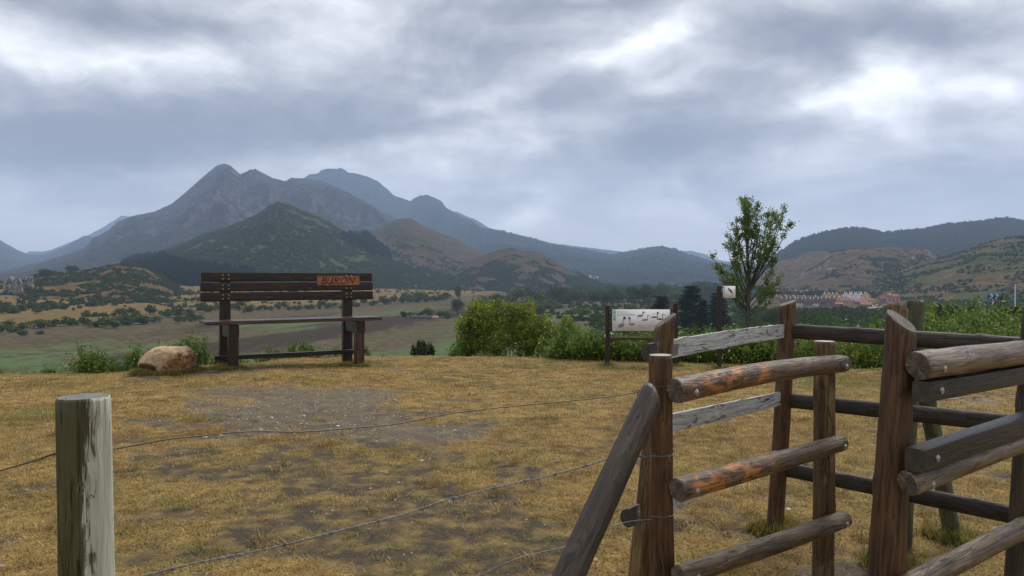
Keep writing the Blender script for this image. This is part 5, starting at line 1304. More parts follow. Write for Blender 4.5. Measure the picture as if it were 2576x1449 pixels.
# ------------------------------------------------------------ slender poplar
def poplar():
    Y = 30.0; bx = at(1880, 850, Y).x; zg = float(tz(bx, Y))
    t = thing('poplar_tree', (bx, Y, zg), 'slender young poplar with airy crown rising behind the bird sign', 'tree')
    rs = np.random.RandomState(33)
    o0 = Vector((bx, Y, zg))
    trunk = [at(1872, 1050, Y), at(1877, 850, Y), at(1881, 770, Y), at(1884, 700, Y), at(1880, 640, Y), at(1884, 580, Y), at(1878, 520, Y), at(1880, 492, Y)]
    trunk[0] = Vector((bx - .05, Y, zg - .1))
    L_ = lambda P: [tuple(p - o0) for p in P]
    o = link('trunk', with_mat(mesh_np('trunk', *tube_np(L_(trunk), [.13, .105, .09, .07, .05, .035, .018, .008], 10), True), B_GREY)); o.parent = t
    tips = [(1900, 506, 700), (1862, 520, 690), (1846, 548, 720), (1912, 540, 700), (1960, 515, 742), (1948, 528, 735), (1977, 536, 738), (1984, 560, 730), (1932, 545, 720), (1826, 590, 742), (1812, 610, 750), (1800, 640, 760), (1808, 670, 765), (1800, 700, 780),
            (1842, 600, 730), (1860, 570, 700), (1905, 590, 700), (1925, 610, 730), (1945, 600, 735), (1950, 650, 765), (1935, 690, 780), (1955, 700, 790), (1905, 650, 740), (1828, 660, 760), (1848, 690, 780), (1915, 730, 800), (1830, 730, 800), (1890, 550, 650), (1870, 610, 700), (1898, 640, 720), (1822, 700, 790), (1940, 735, 810), (1895, 700, 770), (1860, 740, 805)]
    C, tw = [], []
    ty = [p.z for p in trunk]
    tips += [(1879, 488, 640), (1884, 500, 620), (1872, 505, 640), (1866, 500, 660), (1900, 520, 660), (1968, 522, 735), (1890, 530, 640)]
    for (tx, tyy, by) in tips:
        dep = rs.uniform(-1.3, 1.3) * (1 - abs(tyy - 640) / 400)
        b_ = at(1881, by, Y); k = min(range(len(trunk) - 1), key=lambda i: abs(trunk[i].z - b_.z))
        b_ = Vector((trunk[k].x, Y, b_.z)); e = at(tx, tyy, Y) + Vector((0, dep, 0))
        mid = b_ * .5 + e * .5 + Vector(((e.x - b_.x) * .10, 0, -(e.z - b_.z) * .08))
        P = [b_ * ((1 - s) ** 2) + mid * (2 * s * (1 - s)) + e * (s * s) for s in np.linspace(0, 1, 9)]
        r0 = .008 + .008 * (e - b_).length
        tw.append(tube_np(L_(P), [r0 * (1 - s) ** .8 + .004 for s in np.linspace(0, 1, 9)], 6))
        L = (e - b_).length
        for q in range(int(7 + L * 4.5)):
            s = .36 + .64 * rs.rand() ** .8
            p = P[min(8, int(s * 8))] * .5 + P[min(8, int(s * 8 + .7))] * .5
            d = Vector(tuple(rs.normal(size=3))); d.z = abs(d.z) * .9 + .35; d.normalize(); l = rs.uniform(.16, .48) * (1.15 - .4 * s)
            tw.append(tube_np(L_([p, p + d * l * .5, p + d * l + Vector((0, 0, .03))]), [.006, .004, .002], 3))
            for w in range(rs.randint(16, 33)):
                C.append(tuple(p - o0 + d * l * rs.uniform(.25, 1.1) + Vector(tuple(rs.normal(size=3) * .055))))
    V, F = join_parts(tw)
    o = link('branches', with_mat(mesh_np('branches', V, F, True), B_GREY)); o.parent = t
    C = np.array(C)
    V, F = quads_leaf(C, .064, rs, .85)
    o = link('crown', with_mat(mesh_np('crown', V, F), L_POPLAR)); o.parent = t
poplar()
# ------------------------------------------------------------ cedars
def cedar(px, pt, wpx, Y, label, seed, leaf=None):
    rs = np.random.RandomState(seed)
    X = (px - 1288) / 1860 * Y; zg = float(tz(X, Y)); H = at(px, pt, Y).z - zg; w = wpx / 1860 * Y / 2
    t = thing('cedar_tree', (X, Y, zg), label, 'tree', 'dark cedars beyond the information board')
    o = link('trunk', with_mat(mesh_np('trunk', *tube_np([(0, 0, -.3), (0, .1, H * .5), (0, 0, H * .96)], [H * .03, H * .02, .05], 8), True), B_BROWN)); o.parent = t
    C, br = [], []
    for k in range(26):
        h = .12 + .86 * (k / 26.) ; rad = w * (1.15 - h) ** .75 * 1.05
        for j in range(7):
            a = rs.rand() * 6.28; L = rad * rs.uniform(.55, 1.05); z0 = H * (h + rs.uniform(-.015, .015))
            e = np.array([math.cos(a) * L, math.sin(a) * L, z0 + L * .10])
            br.append(tube_np([(0, 0, z0 - L * .05), tuple(e * .6 + np.array([0, 0, z0 * .4])), tuple(e)], [.12, .08, .03], 4))
            m = 90
            s = rs.rand(m) ** .6
            q = np.stack([e[0] * s, e[1] * s, z0 + L * .1 * s], 1) + rs.normal(size=(m, 3)) * np.array([.16, .16, .035]) * L
            C.append(q)
    C = np.concatenate(C)
    V, F = quads_leaf(C, .62, rs, .6)
    o = link('crown', with_mat(mesh_np('crown', V, F), leaf or L_CEDAR)); o.parent = t
    o = link('branches', with_mat(mesh_np('branches', *join_parts(br)), B_BROWN)); o.parent = t
cedar(1738, 716, 118, 300, 'tallest dark cedar with layered boughs beside the information board', 1)
cedar(1806, 732, 88, 290, 'second dark cedar, close to the bird sign post', 2)
cedar(1664, 742, 96, 280, 'lower spreading dark cedar above the information panel', 3)
cedar(1768, 752, 60, 270, 'small dark cedar squeezed between the two tall ones', 4)
# ------------------------------------------------------------ trees between the pen and the village
mid = [(1975, 790, 70, 250, 1, 'dark round tree left of the rear corner post'), (2040, 770, 80, 210, 1, 'broad dark tree right behind the rear corner post'), (2075, 780, 70, 180, 0, 'dark green tree above the low post of the left panel'),
       (2150, 764, 110, 150, 0, 'large mid green tree in front of the village, right of the dark ones'), (2118, 785, 60, 130, 2, 'yellow green tree left of the large tree before the village'), (2195, 790, 80, 120, 2, 'light green bushy tree left of the thick knotted post'),
       (2222, 778, 60, 170, 0, 'green tree just left of the thick knotted post'), (2010, 800, 60, 150, 1, 'low dark tree below the dark row by the rear post'), (1940, 770, 60, 330, 1, 'dark tree right of the poplar, below the village'),
       (2290, 752, 50, 330, 0, 'green tree beside the brick building of the village'), (2330, 748, 50, 300, 2, 'light round tree right of the brick building'), (1905, 790, 60, 220, 0, 'green tree half hidden by the poplar'), (2260, 790, 70, 90, 2, 'yellowish tree top between the thick post and the mossy post'),
       (2560, 770, 90, 90, 0, 'green tree at the right edge behind the white pole'), (1860, 800, 60, 200, 0, 'dull green tree left of the poplar trunk'), (2440, 752, 60, 200, 0, 'green tree left of the blue chevron sign')]
for (px, pt, w, Y, k, lb_) in mid:
    X = (px - 1288) / 1860 * Y; zg = float(tz(X, Y)); h = (at(px, pt, Y).z - zg)
    t = thing('broadleaf_tree', (X, Y, zg - .2), lb_, 'tree', None, rnd.random() * 6)
    rs = np.random.RandomState(int(px)); n = 4200
    C = lumpy(n, 1, 1, .46, rs, 20, .56, .6); C[:, 2] = np.clip(C[:, 2], .04, 1.03)
    ww = w / 1860 * Y / 2 / .86
    C = C * np.array([ww, ww, h])
    V, F = quads_leaf(C, max(.16, .0016 * Y), rs, .7)
    o = link('crown', with_mat(mesh_np('crown', V, F), [L_TREE, L_FARDARK, L_TREEL][k])); o.parent = t
    tr = [tube_np([(0, 0, 0), (.02 * h, 0, h * .35), (0, 0, h * .7)], [h * .03, h * .022, h * .008], 7)] + [tube_np([(0, 0, h * (.2 + .1 * q)), (ww * .5 * math.cos(q * 2.2), ww * .5 * math.sin(q * 2.2), h * (.42 + .1 * q))], [h * .014, h * .005], 5) for q in range(4)]
    o = link('trunk', with_mat(mesh_np('trunk', *join_parts(tr), True), B_BROWN)); o.parent = t
# ------------------------------------------------------------ weeds along the edge, grass, stones
def weed_mesh(seed, kind):
    rs = np.random.RandomState(seed); parts = []; C = []
    if kind == 'fern':
        for k in range(9):
            a = rs.rand() * 6.28; L = rs.uniform(.7, 1.05); out = rs.uniform(.25, .6)
            P = [np.array([math.cos(a) * out * s, math.sin(a) * out * s, L * (s - .35 * s * s)]) for s in np.linspace(0, 1, 14)]
            side = np.array([-math.sin(a), math.cos(a), 0])
            for i in range(2, 14):
                l = .17 * math.sin(math.pi * (i / 14.) ** .8) + .02
                for sg_ in (-1, 1):
                    p0 = P[i]; e = p0 + side * sg_ * l + np.array([0, 0, -.02]); t_ = P[i] - P[i - 1]
                    parts.append((np.array([p0, (p0 + e) / 2 + t_ * .55, e, (p0 + e) / 2 - t_ * .35]), np.array([[0, 1, 2, 3]])))
    elif kind == 'stem':
        for k in range(8):
            a = rs.rand() * 6.28; L = rs.uniform(.6, 1.2); out = rs.uniform(.05, .35)
            P = [np.array([math.cos(a) * out * s * s, math.sin(a) * out * s * s, L * s]) for s in np.linspace(0, 1, 8)]
            parts.append(tube_np([tuple(p) for p in P], [.007] * 7 + [.003], 3))
            for i in range(26): 
                s = rs.rand() ** .8; q = P[min(7, int(s * 7.9))]; C.append(q + rs.normal(size=3) * .055)
    else:
        for k in range(60 + 60): C.append(rs.normal(size=3) * np.array([.34, .34, .22]) + np.array([0, 0, .28]))
        for k in range(4):
            a = rs.rand() * 6.28; P = [(math.cos(a) * .7 * s, math.sin(a) * .7 * s, .9 * math.sin(math.pi * s * .75)) for s in np.linspace(0, 1, 9)]
            parts.append(tube_np(P, [.006] * 9, 3))
            for i in range(22): q = np.array(P[rs.randint(1, 9)]); C.append(q + rs.normal(size=3) * .05)
    if C: parts.append(quads_leaf(np.array(C), .085, rs, .55))
    V, F = join_parts(parts)
    V[:, 2] = np.maximum(V[:, 2], -.02)
    return with_mat(mesh_np('weed', V, F), L_FERN if kind == 'fern' else (L_WEED if kind == 'stem' else L_BUSH))
WM = [weed_mesh(i, k) for i, k in enumerate(['fern', 'stem', 'leaf', 'stem', 'leaf', 'fern'])]
def edge_weeds(name, n, pa, pb, b0_, b1_, smin, smax, protos, label, seed, zup=0):
    rs = np.random.RandomState(seed)
    px = pa + (pb - pa) * rs.rand(n); a = np.arctan((px - 1288) / 1860)
    b = b0_ + (b1_ - b0_) * rs.rand(n) ** 1.2
    r = edge_r(a) + b; X = r * np.sin(a); Y = r * np.cos(a)
    k = rs.rand(n) < sstep(.5 + .9 * fbm(X * .8, Y * .8, 3), .25, .5)
    X, Y, b = X[k], Y[k], b[k]
    s = (smin + (smax - smin) * rs.rand(len(X))) * (1 + .35 * np.clip(b, 0, 3))
    P = np.stack([X, Y, tz(X, Y) - .02], 1)
    return scatter(name, protos, P, s, rs.rand(len(X)) * 6.28, label, tilt=rs.normal(size=(len(X), 2)) * .12)
edge_weeds('edge_weeds', 300, 200, 560, .0, .9, .28, .55, [WM[1], WM[3], WM[1], WM[2]], 'bright green weeds behind the boulder and left bench leg', 1)
edge_weeds('edge_weeds', 200, 560, 960, .1, .8, .20, .42, [WM[1], WM[3]], 'thin green weeds below the bench', 2)
edge_weeds('edge_weeds', 220, -600, 200, .1, .8, .16, .32, [WM[2], WM[3]], 'low weeds at the left meadow edge', 3)
edge_weeds('edge_ferns', 2200, 1395, 2000, .05, 2.4, .34, .62, [WM[0], WM[1], WM[5], WM[2]], 'bright green ferns and weeds along the right meadow edge', 4)
edge_weeds('edge_brambles', 1500, 1900, 2900, .3, 4.0, .32, .60, [WM[2], WM[4], WM[3], WM[0]], 'tangled brambles along the right meadow edge', 5)
edge_weeds('edge_weeds', 160, 1110, 1400, .25, 1.2, .16, .30, [WM[1], WM[2]], 'low weeds at the foot of the elder bush', 6)
def tuft(seed, n, L, lean, mat, w=.0022, rad=.03):
    rs = np.random.RandomState(seed); V = []; F = []
    for k in range(n):
        a = rs.rand() * 6.28; b = np.array([rs.normal() * rad, rs.normal() * rad, -.003]); l = L * rs.uniform(.5, 1.2)
        u = rs.uniform(*lean); d = np.array([math.cos(a) * u, math.sin(a) * u, math.sqrt(max(.02, 1 - u * u))]); s = np.array([-math.sin(a), math.cos(a), 0]) * w * rs.uniform(.7, 1.4)
        m_ = b + d * l * .55; e = b + d * l + np.array([math.cos(a), math.sin(a), -.8]) * l * .22 * rs.rand()
        i = len(V); V += [b - s, b + s, m_ + s * .8, m_ - s * .8, e + s * .15, e - s * .15]; F += [(i, i + 1, i + 2, i + 3), (i + 3, i + 2, i + 4, i + 5)]
    return with_mat(mesh_np('tuft', np.array(V), np.array(F)), mat)
TD = [tuft(i, 13, .027, (.55, .99), L_DRY) for i in range(5)]
TG = [tuft(20 + i, 12, .036, (.3, .9), L_GREENGRASS) for i in range(3)]
TT = [tuft(30 + i, 26, .085, (.35, .95), L_DRY, .0024, .035) for i in range(3)]
def meadow(n, seed, y0, y1, dens):
    rs = np.random.RandomState(seed)
    Y = np.sqrt(y0 * y0 + (y1 * y1 - y0 * y0) * rs.rand(n)); X = (rs.rand(n) * 2 - 1) * (.76 * Y + 1.6)
    b = np.hypot(X, Y) - edge_r(np.arctan2(X, Y))
    mk = masks(X, Y); k = (rs.rand(n) < dens(mk, X, Y)) & (b < .5)
    X, Y = X[k], Y[k]
    return np.stack([X, Y, tz(X, Y)], 1), rs
P, rs = meadow(115000, 1, 2.4, 9.0, lambda m_, X, Y: np.clip((1 - 1.0 * m_['dirt_shade'] - 1.0 * m_['gravel'] - .4 * m_['green']) * (.35 + .65 * sstep(fbm(X * 7, Y * 7, 3), -.25, .2)), .03, 1))
scatter('dry_grass', TD, P, .7 + .6 * rs.rand(len(P)), rs.rand(len(P)) * 6.28, 'short dry golden grass of the meadow')
P, rs = meadow(82000, 2, 9.0, 16.6, lambda m_, X, Y: np.clip((1 - .9 * m_['dirt_shade'] - .97 * m_['gravel'] - .4 * m_['green']) * (.4 + .6 * sstep(fbm(X * 3, Y * 3, 3), -.25, .2)), .03, 1))
scatter('dry_grass', TD, P, 1.1 + .7 * rs.rand(len(P)), rs.rand(len(P)) * 6.28, 'dry grass near the meadow edge')
P, rs = meadow(78000, 3, 2.4, 16.5, lambda m_, X, Y: np.clip(m_['green'] * 1.0 - .5 * m_['gravel'] + .05, 0, 1))
scatter('green_grass', TG, P, .7 + .9 * rs.rand(len(P)), rs.rand(len(P)) * 6.28, 'greener patches of short grass')
P, rs = meadow(3600, 4, 2.4, 9, lambda m_, X, Y: np.clip(sstep(fbm(X * 2.3, Y * 2.3, 3), .05, .35) - .6 * m_['gravel'], 0, 1))
scatter('grass_tufts', TT, P, .6 + .8 * rs.rand(len(P)), rs.rand(len(P)) * 6.28, 'longer straw coloured grass tufts')
# grass crowding round the feet of posts, boulder and bench
pts = []
rs = np.random.RandomState(9)
for (x, y, r_, n) in [(1.80, 4.94, .10, 60), (2.88, 4.86, .10, 50), (2.22, 4.35, .1, 30), (at(576, 925, 13.2).x, 13.2, .16, 60), (at(893, 921, 14.2).x, 14.2, .18, 60), (1.86, 14.4, .09, 30), (3.14, 14.2, .09, 30), (at(1809, 927, 13.93).x, 13.93, .09, 30)]:
    a = rs.rand(n) * 6.28; q = r_ * (1 + .5 * rs.rand(n)); pts.append(np.stack([x + q * np.cos(a), y + q * np.sin(a)], 1))
bx_ = at(418, 945, 12.95).x; a = rs.rand(260) * 6.28; pts.append(np.stack([bx_ + (.50 + .06 * rs.rand(260)) * np.cos(a), 12.95 + (.30 + .08 * rs.rand(260)) * np.sin(a)], 1))
P = np.concatenate(pts); P = np.stack([P[:, 0], P[:, 1], tz(P[:, 0], P[:, 1])], 1)
scatter('green_grass', [tuft(50, 22, .10, (.1, .7), L_GREENGRASS, .004, .03), tuft(51, 22, .08, (.1, .8), L_DRY, .004, .03)], P, .6 + .7 * rs.rand(len(P)), rs.rand(len(P)) * 6.28, 'grass crowding round posts, boulder and bench legs')
def stone_mesh(seed, mat):
    bm = bmesh.new(); bmesh.ops.create_icosphere(bm, subdivisions=2, radius=1.0)
    for v in bm.verts:
        n = mnoise.noise(v.co * 1.3 + Vector((seed * 5, 0, 0))); v.co = v.co * (1 + .35 * n); v.co.z *= .5
    me = bpy.data.meshes.new('pebble'); bm.to_mesh(me); bm.free(); me.materials.append(mat); return me
ST = [stone_mesh(i, simple('stone %d' % i, c, .6, nz=2)) for i, c in enumerate([(.26, .23, .19), (.32, .28, .23), (.17, .16, .145), (.30, .20, .11), (.12, .11, .10), (.38, .35, .30)])]
P, rs = meadow(60000, 5, 2.4, 16, lambda m_, X, Y: np.clip(m_['gravel'] * .85 + .03 + .10 * m_['dirt_shade'], 0, 1))
P[:, 2] += .001
scatter('gravel', ST, P, .003 + .011 * rs.rand(len(P)) ** 3, rs.rand(len(P)) * 6.28, 'loose gravel in the worn patches')
P, rs = meadow(900, 6, 2.4, 15, lambda m_, X, Y: np.clip(m_['gravel'] * .9 + .10, 0, 1))
scatter('gravel', ST, P, .014 + .020 * rs.rand(len(P)) ** 3, rs.rand(len(P)) * 6.28, 'scattered larger stones on the meadow')
# ------------------------------------------------------------ village
def wallmat(nm, c): return simple(nm, c, .8, nz=.6)
W_WHITE = wallmat('white render', (.80, .79, .77)); W_CREAM = wallmat('cream render', (.62, .50, .28)); W_YEL = wallmat('yellow render', (.58, .40, .14)); W_STONE = wallmat('rubble stone', (.20, .18, .16)); W_BRICK = wallmat('bare brick', (.32, .15, .11)); W_OCH = wallmat('ochre render', (.42, .30, .19))
R_BROWN = wallmat('brown tiles', (.10, .060, .048)); R_RED = wallmat('red tiles', (.19, .068, .045)); R_ORA = wallmat('orange tiles', (.20, .10, .060)); R_DARK = wallmat('dark tiles', (.085, .055, .050)); R_PINK = wallmat('pink sheet roof', (.42, .13, .15))
WIN = simple('dark window pane', (.02, .022, .026), .15); FRM = simple('white window frame', (.6, .6, .58), .5)
def boxm(name, x0, x1, y0, y1, z0, z1, mat, parent, roofs=None):
    v = [(x, y, z) for z in (z0, z1) for (x, y) in ((x0, y0), (x1, y0), (x1, y1), (x0, y1))]
    me = mesh_np(name, np.array(v), np.array([(3, 2, 1, 0), (4, 5, 6, 7), (0, 1, 5, 4), (1, 2, 6, 5), (2, 3, 7, 6), (3, 0, 4, 7)])); me.materials.append(mat)
    o = link(name, me); o.parent = parent; return o
def house(px, pyb, wpx, hpx, rpx, wall, roof, label, gable=False, rz=0.0, chim=2, nwin=3, group='village houses at the foot of the rocky hill', name='house', depth=1.0, Y=None, zb_=None, hip=False):
    """house with its foot seen at (px, pyb); wall hpx high, roof rpx high; gable True shows the gable end"""
    if Y is None: Y = 26.7 * 1860 / (pyb - 700)
    X = (px - 1288) / 1860 * Y; z = float(tz(X, Y)) if zb_ is None else zb_
    s = Y / 1860; w = wpx * s; h = hpx * 1.25 * s; rh = rpx * s; d = w * depth if gable else max(7.0, w * .6 * depth)
    t = thing(name, (X, Y, z), label, 'house', group, rz + math.atan2(-X, Y) * .6)
    hw, hd = w / 2, d / 2
    bm = bmesh.new()
    if gable:   # ridge runs away from the viewer
        prof = [(-hw, -.6), (hw, -.6), (hw, h), (0, h + rh), (-hw, h)]
        fa = [bm.verts.new((x, -hd, zz)) for x, zz in prof]; fb = [bm.verts.new((x, hd, zz)) for x, zz in prof]
    else:
        prof = [(-hd, -.6), (hd, -.6), (hd, h), (0, h + (0 if hip else rh)), (-hd, h)]
        fa = [bm.verts.new((-hw, y, zz)) for y, zz in prof]; fb = [bm.verts.new((hw, y, zz)) for y, zz in prof]
    bm.faces.new(fa); bm.faces.new(fb[::-1])
    for k in range(5): bm.faces.new((fa[k], fb[k], fb[(k + 1) % 5], fa[(k + 1) % 5]))
    bmesh.ops.recalc_face_normals(bm, faces=bm.faces)
    me = bpy.data.meshes.new('wall'); bm.to_mesh(me); bm.free(); me.materials.append(wall); o = link('wall', me); o.parent = t
    ov = .45; th = .22; bm = bmesh.new()
    if hip:
        base = [(-hw - ov, -hd - ov), (hw + ov, -hd - ov), (hw + ov, hd + ov), (-hw - ov, hd + ov)]
        lo = [bm.verts.new((x, y, h)) for x, y in base]; k2 = max(0, hw - hd)
        r1 = bm.verts.new((-k2, 0, h + rh)); r2 = bm.verts.new((k2 + .01, 0, h + rh))
        bm.faces.new((lo[0], lo[1], r2, r1)); bm.faces.new((lo[2], lo[3], r1, r2)); bm.faces.new((lo[1], lo[2], r2)); bm.faces.new((lo[3], lo[0], r1)); bm.faces.new(lo[::-1])
    else:
        A_, B_ = (hw, hd) if gable else (hd, hw)
        for sgn in (-1, 1):
            e = (sgn * (A_ + ov), h - rh * ov / A_ + .02); r_ = (0, h + rh + .04)
            q = []
            for (a, zz) in (e, r_, (r_[0], r_[1] + th), (e[0], e[1] + th)):
                for bb in (-B_ - ov * .6, B_ + ov * .6): q.append(bm.verts.new((a, bb, zz) if gable else (bb, a, zz)))
            for (i0, i1) in ((0, 1), (1, 2), (2, 3), (3, 0)): bm.faces.new((q[2 * i0], q[2 * i0 + 1], q[2 * i1 + 1], q[2 * i1]))
            bm.faces.new((q[0], q[2], q[4], q[6])); bm.faces.new((q[1], q[7], q[5], q[3]))
        bmesh.ops.recalc_face_normals(bm, faces=bm.faces)
    me = bpy.data.meshes.new('roof'); bm.to_mesh(me); bm.free(); me.materials.append(roof); o = link('roof', me); o.parent = t
    for k in range(chim):
        f = (-.55, .55, 0.1)[k % 3]
        if gable: cx, cy_, cz = f * hw * .7, -hd * .3 + k, h + rh * (1 - abs(f) * .7)
        else: cx, cy_, cz = f * hw, -hd * .35, h + rh * .65
        c = boxm('chimney', cx - .5, cx + .5, cy_ - .45, cy_ + .45, cz - .6, cz + 2.1, W_WHITE, t)
        cc = boxm('chimney_cap', cx - .6, cx + .6, cy_ - .55, cy_ + .55, cz + 2.1, cz + 2.3, R_BROWN, c)
    rows = 2 if h > 5 else 1
    for r_ in range(rows):
        for k in range(nwin):
            wx = -hw + w * (k + .5) / nwin; wz = h * (.58 if rows == 1 else (.22 + .46 * r_))
            wn_ = boxm('window', wx - .6, wx + .6, -hd - .05, -hd + .1, wz - .1, wz + 1.25, FRM, t)
            boxm('pane', wx - .48, wx + .48, -hd - .07, -hd - .04, wz + .02, wz + 1.13, WIN, wn_)
    return t
ordw = ['first', 'second', 'third', 'fourth', 'fifth', 'sixth', 'seventh', 'eighth', 'ninth', 'tenth', 'eleventh', 'twelfth']
front = [(1972, 768, 22, 7, 12, W_YEL), (1994, 768, 20, 7, 12, W_WHITE), (2012, 768, 20, 6, 12, W_WHITE), (2032, 769, 20, 8, 12, W_STONE), (2052, 769, 20, 8, 12, W_WHITE), (2072, 770, 20, 9, 12, W_STONE), (2092, 771, 20, 10, 12, W_STONE)]
for k, (x, y, w, h, r_, wl) in enumerate(front):
    nm = {W_YEL: 'yellow walled', W_WHITE: 'white walled', W_STONE: 'stone walled'}[wl]
    house(x, y, w, h, r_, wl, R_BROWN, '%s row house with brown roof, %s from the left in the front row' % (nm, ordw[k]))
second = [(2003, 758, 26, 5, 9, W_CREAM, R_ORA), (2030, 757, 24, 5, 8, W_OCH, R_BROWN), (2058, 757, 22, 4, 8, W_CREAM, R_BROWN), (1982, 756, 20, 5, 8, W_WHITE, R_BROWN), (1958, 757, 18, 6, 8, W_OCH, R_RED)]
for k, (x, y, w, h, r_, wl, rf) in enumerate(second):
    house(x, y, w, h, r_, wl, rf, 'house behind the front row of the village, %s in that second row' % ordw[k], chim=1, nwin=2)
for k, x in enumerate((2076, 2086, 2096, 2106)):
    house(x, 752, 11, 8, 5, W_YEL, R_ORA, 'narrow yellow gabled house, %s of the four stepped ones' % ordw[k], gable=True, chim=1, nwin=1, depth=1.4)
for k, x in enumerate((2127, 2140, 2152, 2164)):
    house(x, 754 - k % 2, 13, 10, 5, W_WHITE, R_BROWN, 'tall white gabled house, %s of the white gables left of the cream one' % ordw[k], gable=True, chim=2, nwin=1, depth=1.5)
house(2179, 757, 17, 11, 8, W_CREAM, R_RED, 'tall cream house with plain gable end at the right of the white gables', gable=True, chim=1, nwin=2, depth=1.4)
house(2123, 768, 40, 10, 10, W_OCH, R_ORA, 'wide inn like house with broad orange roof in the middle of the village', chim=1, nwin=5, hip=True)
house(2110, 772, 18, 6, 4, W_BRICK, R_RED, 'small red brick house below the broad orange roof', chim=0, nwin=2)
house(2128, 752, 26, 4, 6, W_OCH, R_RED, 'bright red roofed house behind the broad orange roof', chim=1, nwin=2)
house(2160, 766, 34, 5, 6, W_STONE, R_RED, 'long low stone house with red roof below the cream house', chim=1, nwin=4)
house(2178, 773, 26, 6, 5, W_STONE, R_RED, 'dark timber house with red roof in front of the yard', chim=0, nwin=3)
house(2190, 762, 16, 5, 5, W_CREAM, R_RED, 'small cream house with red roof right of the cream gable', chim=0, nwin=2)
house(2223, 762, 20, 8, 8, W_STONE, R_RED, 'open sided house with red roof left of the brick shell', chim=0, nwin=2)
t = house(2246, 764, 26, 14, 6, W_BRICK, R_RED, 'unfinished brick building with pale concrete frame at the right of the village', chim=1, nwin=0, gable=False)
CONC = simple('pale concrete', (.50, .46, .42), .8)
s_ = (26.7 * 1860 / 64) / 1860; hw = 13 * s_; hh = 14 * s_
for fx in (-1, -.33, .33, 1): boxm('column', fx * hw - .25, fx * hw + .25, -4.6, -4.0, -.5, hh, CONC, t)
for fz in (.33, .66, 1): boxm('floor_slab', -hw, hw, -4.55, -4.05, hh * fz - .3, hh * fz, CONC, t)
house(2208, 750, 20, 3, 2, W_CREAM, R_BROWN, 'low long cream shed behind the cream gabled house', chim=0, nwin=3)
back = [(1900, 745, 14, 5, 5), (1912, 742, 14, 4, 5), (1925, 744, 18, 5, 6), (1942, 745, 15, 6, 6), (1958, 742, 16, 5, 6), (1972, 744, 14, 5, 5), (1990, 741, 18, 4, 5), (2006, 741, 16, 4, 6), (2020, 744, 18, 4, 7), (2036, 743, 18, 5, 6), (2050, 742, 14, 5, 5), (2064, 740, 14, 4, 5), (2080, 739, 14, 4, 4), (1890, 752, 16, 5, 5)]
for k, (x, y, w, h, r_) in enumerate(back):
    wl = [W_WHITE, W_CREAM, W_OCH, W_STONE][k % 4]; rf = [R_BROWN, R_RED, R_BROWN, R_DARK, R_ORA][k % 5]
    house(x, y, w, h, r_, wl, rf, 'small house of the back row, %s from the left' % (ordw[k] if k < 12 else ('thirteenth', 'fourteenth')[k - 12]), gable=(k % 3 == 1), chim=1, nwin=2, group='small houses at the back of the village')
house(1945, 768, 20, 5, 8, W_OCH, R_BROWN, 'brown roofed house with dormers seen through the poplar twigs', chim=1, nwin=3)
house(1925, 762, 20, 5, 4, W_WHITE, R_DARK, 'low white house left of the dormer house', chim=0, nwin=2)
house(1948, 794, 18, 4, 3, W_WHITE, wallmat('white sheet roof', (.62, .62, .62)), 'long low white shed below the village, right of the poplar', chim=0, nwin=0, name='shed')
house(2497, 782, 52, 7, 15, W_OCH, R_PINK, 'low building with wide pink roof below the chevron sign', chim=0, nwin=3, Y=350, group=None, name='building')
for k, (x, y, w, h, r_) in enumerate([(1484, 702, 7, 6, 3), (1493, 704, 8, 4, 3), (1502, 703, 6, 5, 2), (1532, 708, 12, 3, 2), (1520, 709, 14, 3, 2), (1478, 707, 6, 4, 2)]):
    house(x, y, w, h, r_, W_WHITE if k != 3 else W_CREAM, R_BROWN, 'pale house of the far hazy village, %s one' % ['tall left', 'square', 'narrow', 'long cream', 'long white', 'lowest'][k], chim=0, nwin=1, Y=3000, zb_=at(x, y, 3000).z, group='houses of the far village', gable=k % 2 == 0)
def car(px, py, Y, col, label, rz=0.3):
    X = (px - 1288) / 1860 * Y; z = float(tz(X, Y)); t = thing('parked_car', (X, Y, z), label, 'car', None, rz)
    bm = bmesh.new()
    prof = [(-2.1, .35), (2.1, .35), (2.15, .8), (1.2, .95), (.7, 1.45), (-1.1, 1.48), (-1.8, 1.0), (-2.15, .9)]
    a = [bm.verts.new((x, -.85, zz)) for x, zz in prof]; b = [bm.verts.new((x, .85, zz)) for x, zz in prof]
    bm.faces.new(a); bm.faces.new(b[::-1])
    for k in range(8): bm.faces.new((a[k], b[k], b[(k + 1) % 8], a[(k + 1) % 8]))
    bmesh.ops.recalc_face_normals(bm, faces=bm.faces); me = bpy.data.meshes.new('body'); bm.to_mesh(me); bm.free(); me.materials.append(simple(label[:12], col, .3)); o = link('body', me); o.parent = t
    boxm('window', -1.0, .75, -.87, .87, .98, 1.38, WIN, t)
    for x in (-1.35, 1.35):
        for y in (-.86, .86):
            o = link('wheel', with_mat(mesh_np('wheel', *tube_np([(x, y - .1, .33), (x, y + .1, .33)], [.33, .33], 12)), BLACKM)); o.parent = t
car(2207, 766, 715, (.42, .05, .07), 'dark red car parked in the yard left of the brick building', .9)
car(2190, 772, 690, (.7, .7, .7), 'white car parked below the small cream house', .1)
car(2200, 773, 690, (.62, .63, .65), 'silver car next to the white one in the village yard', .2)
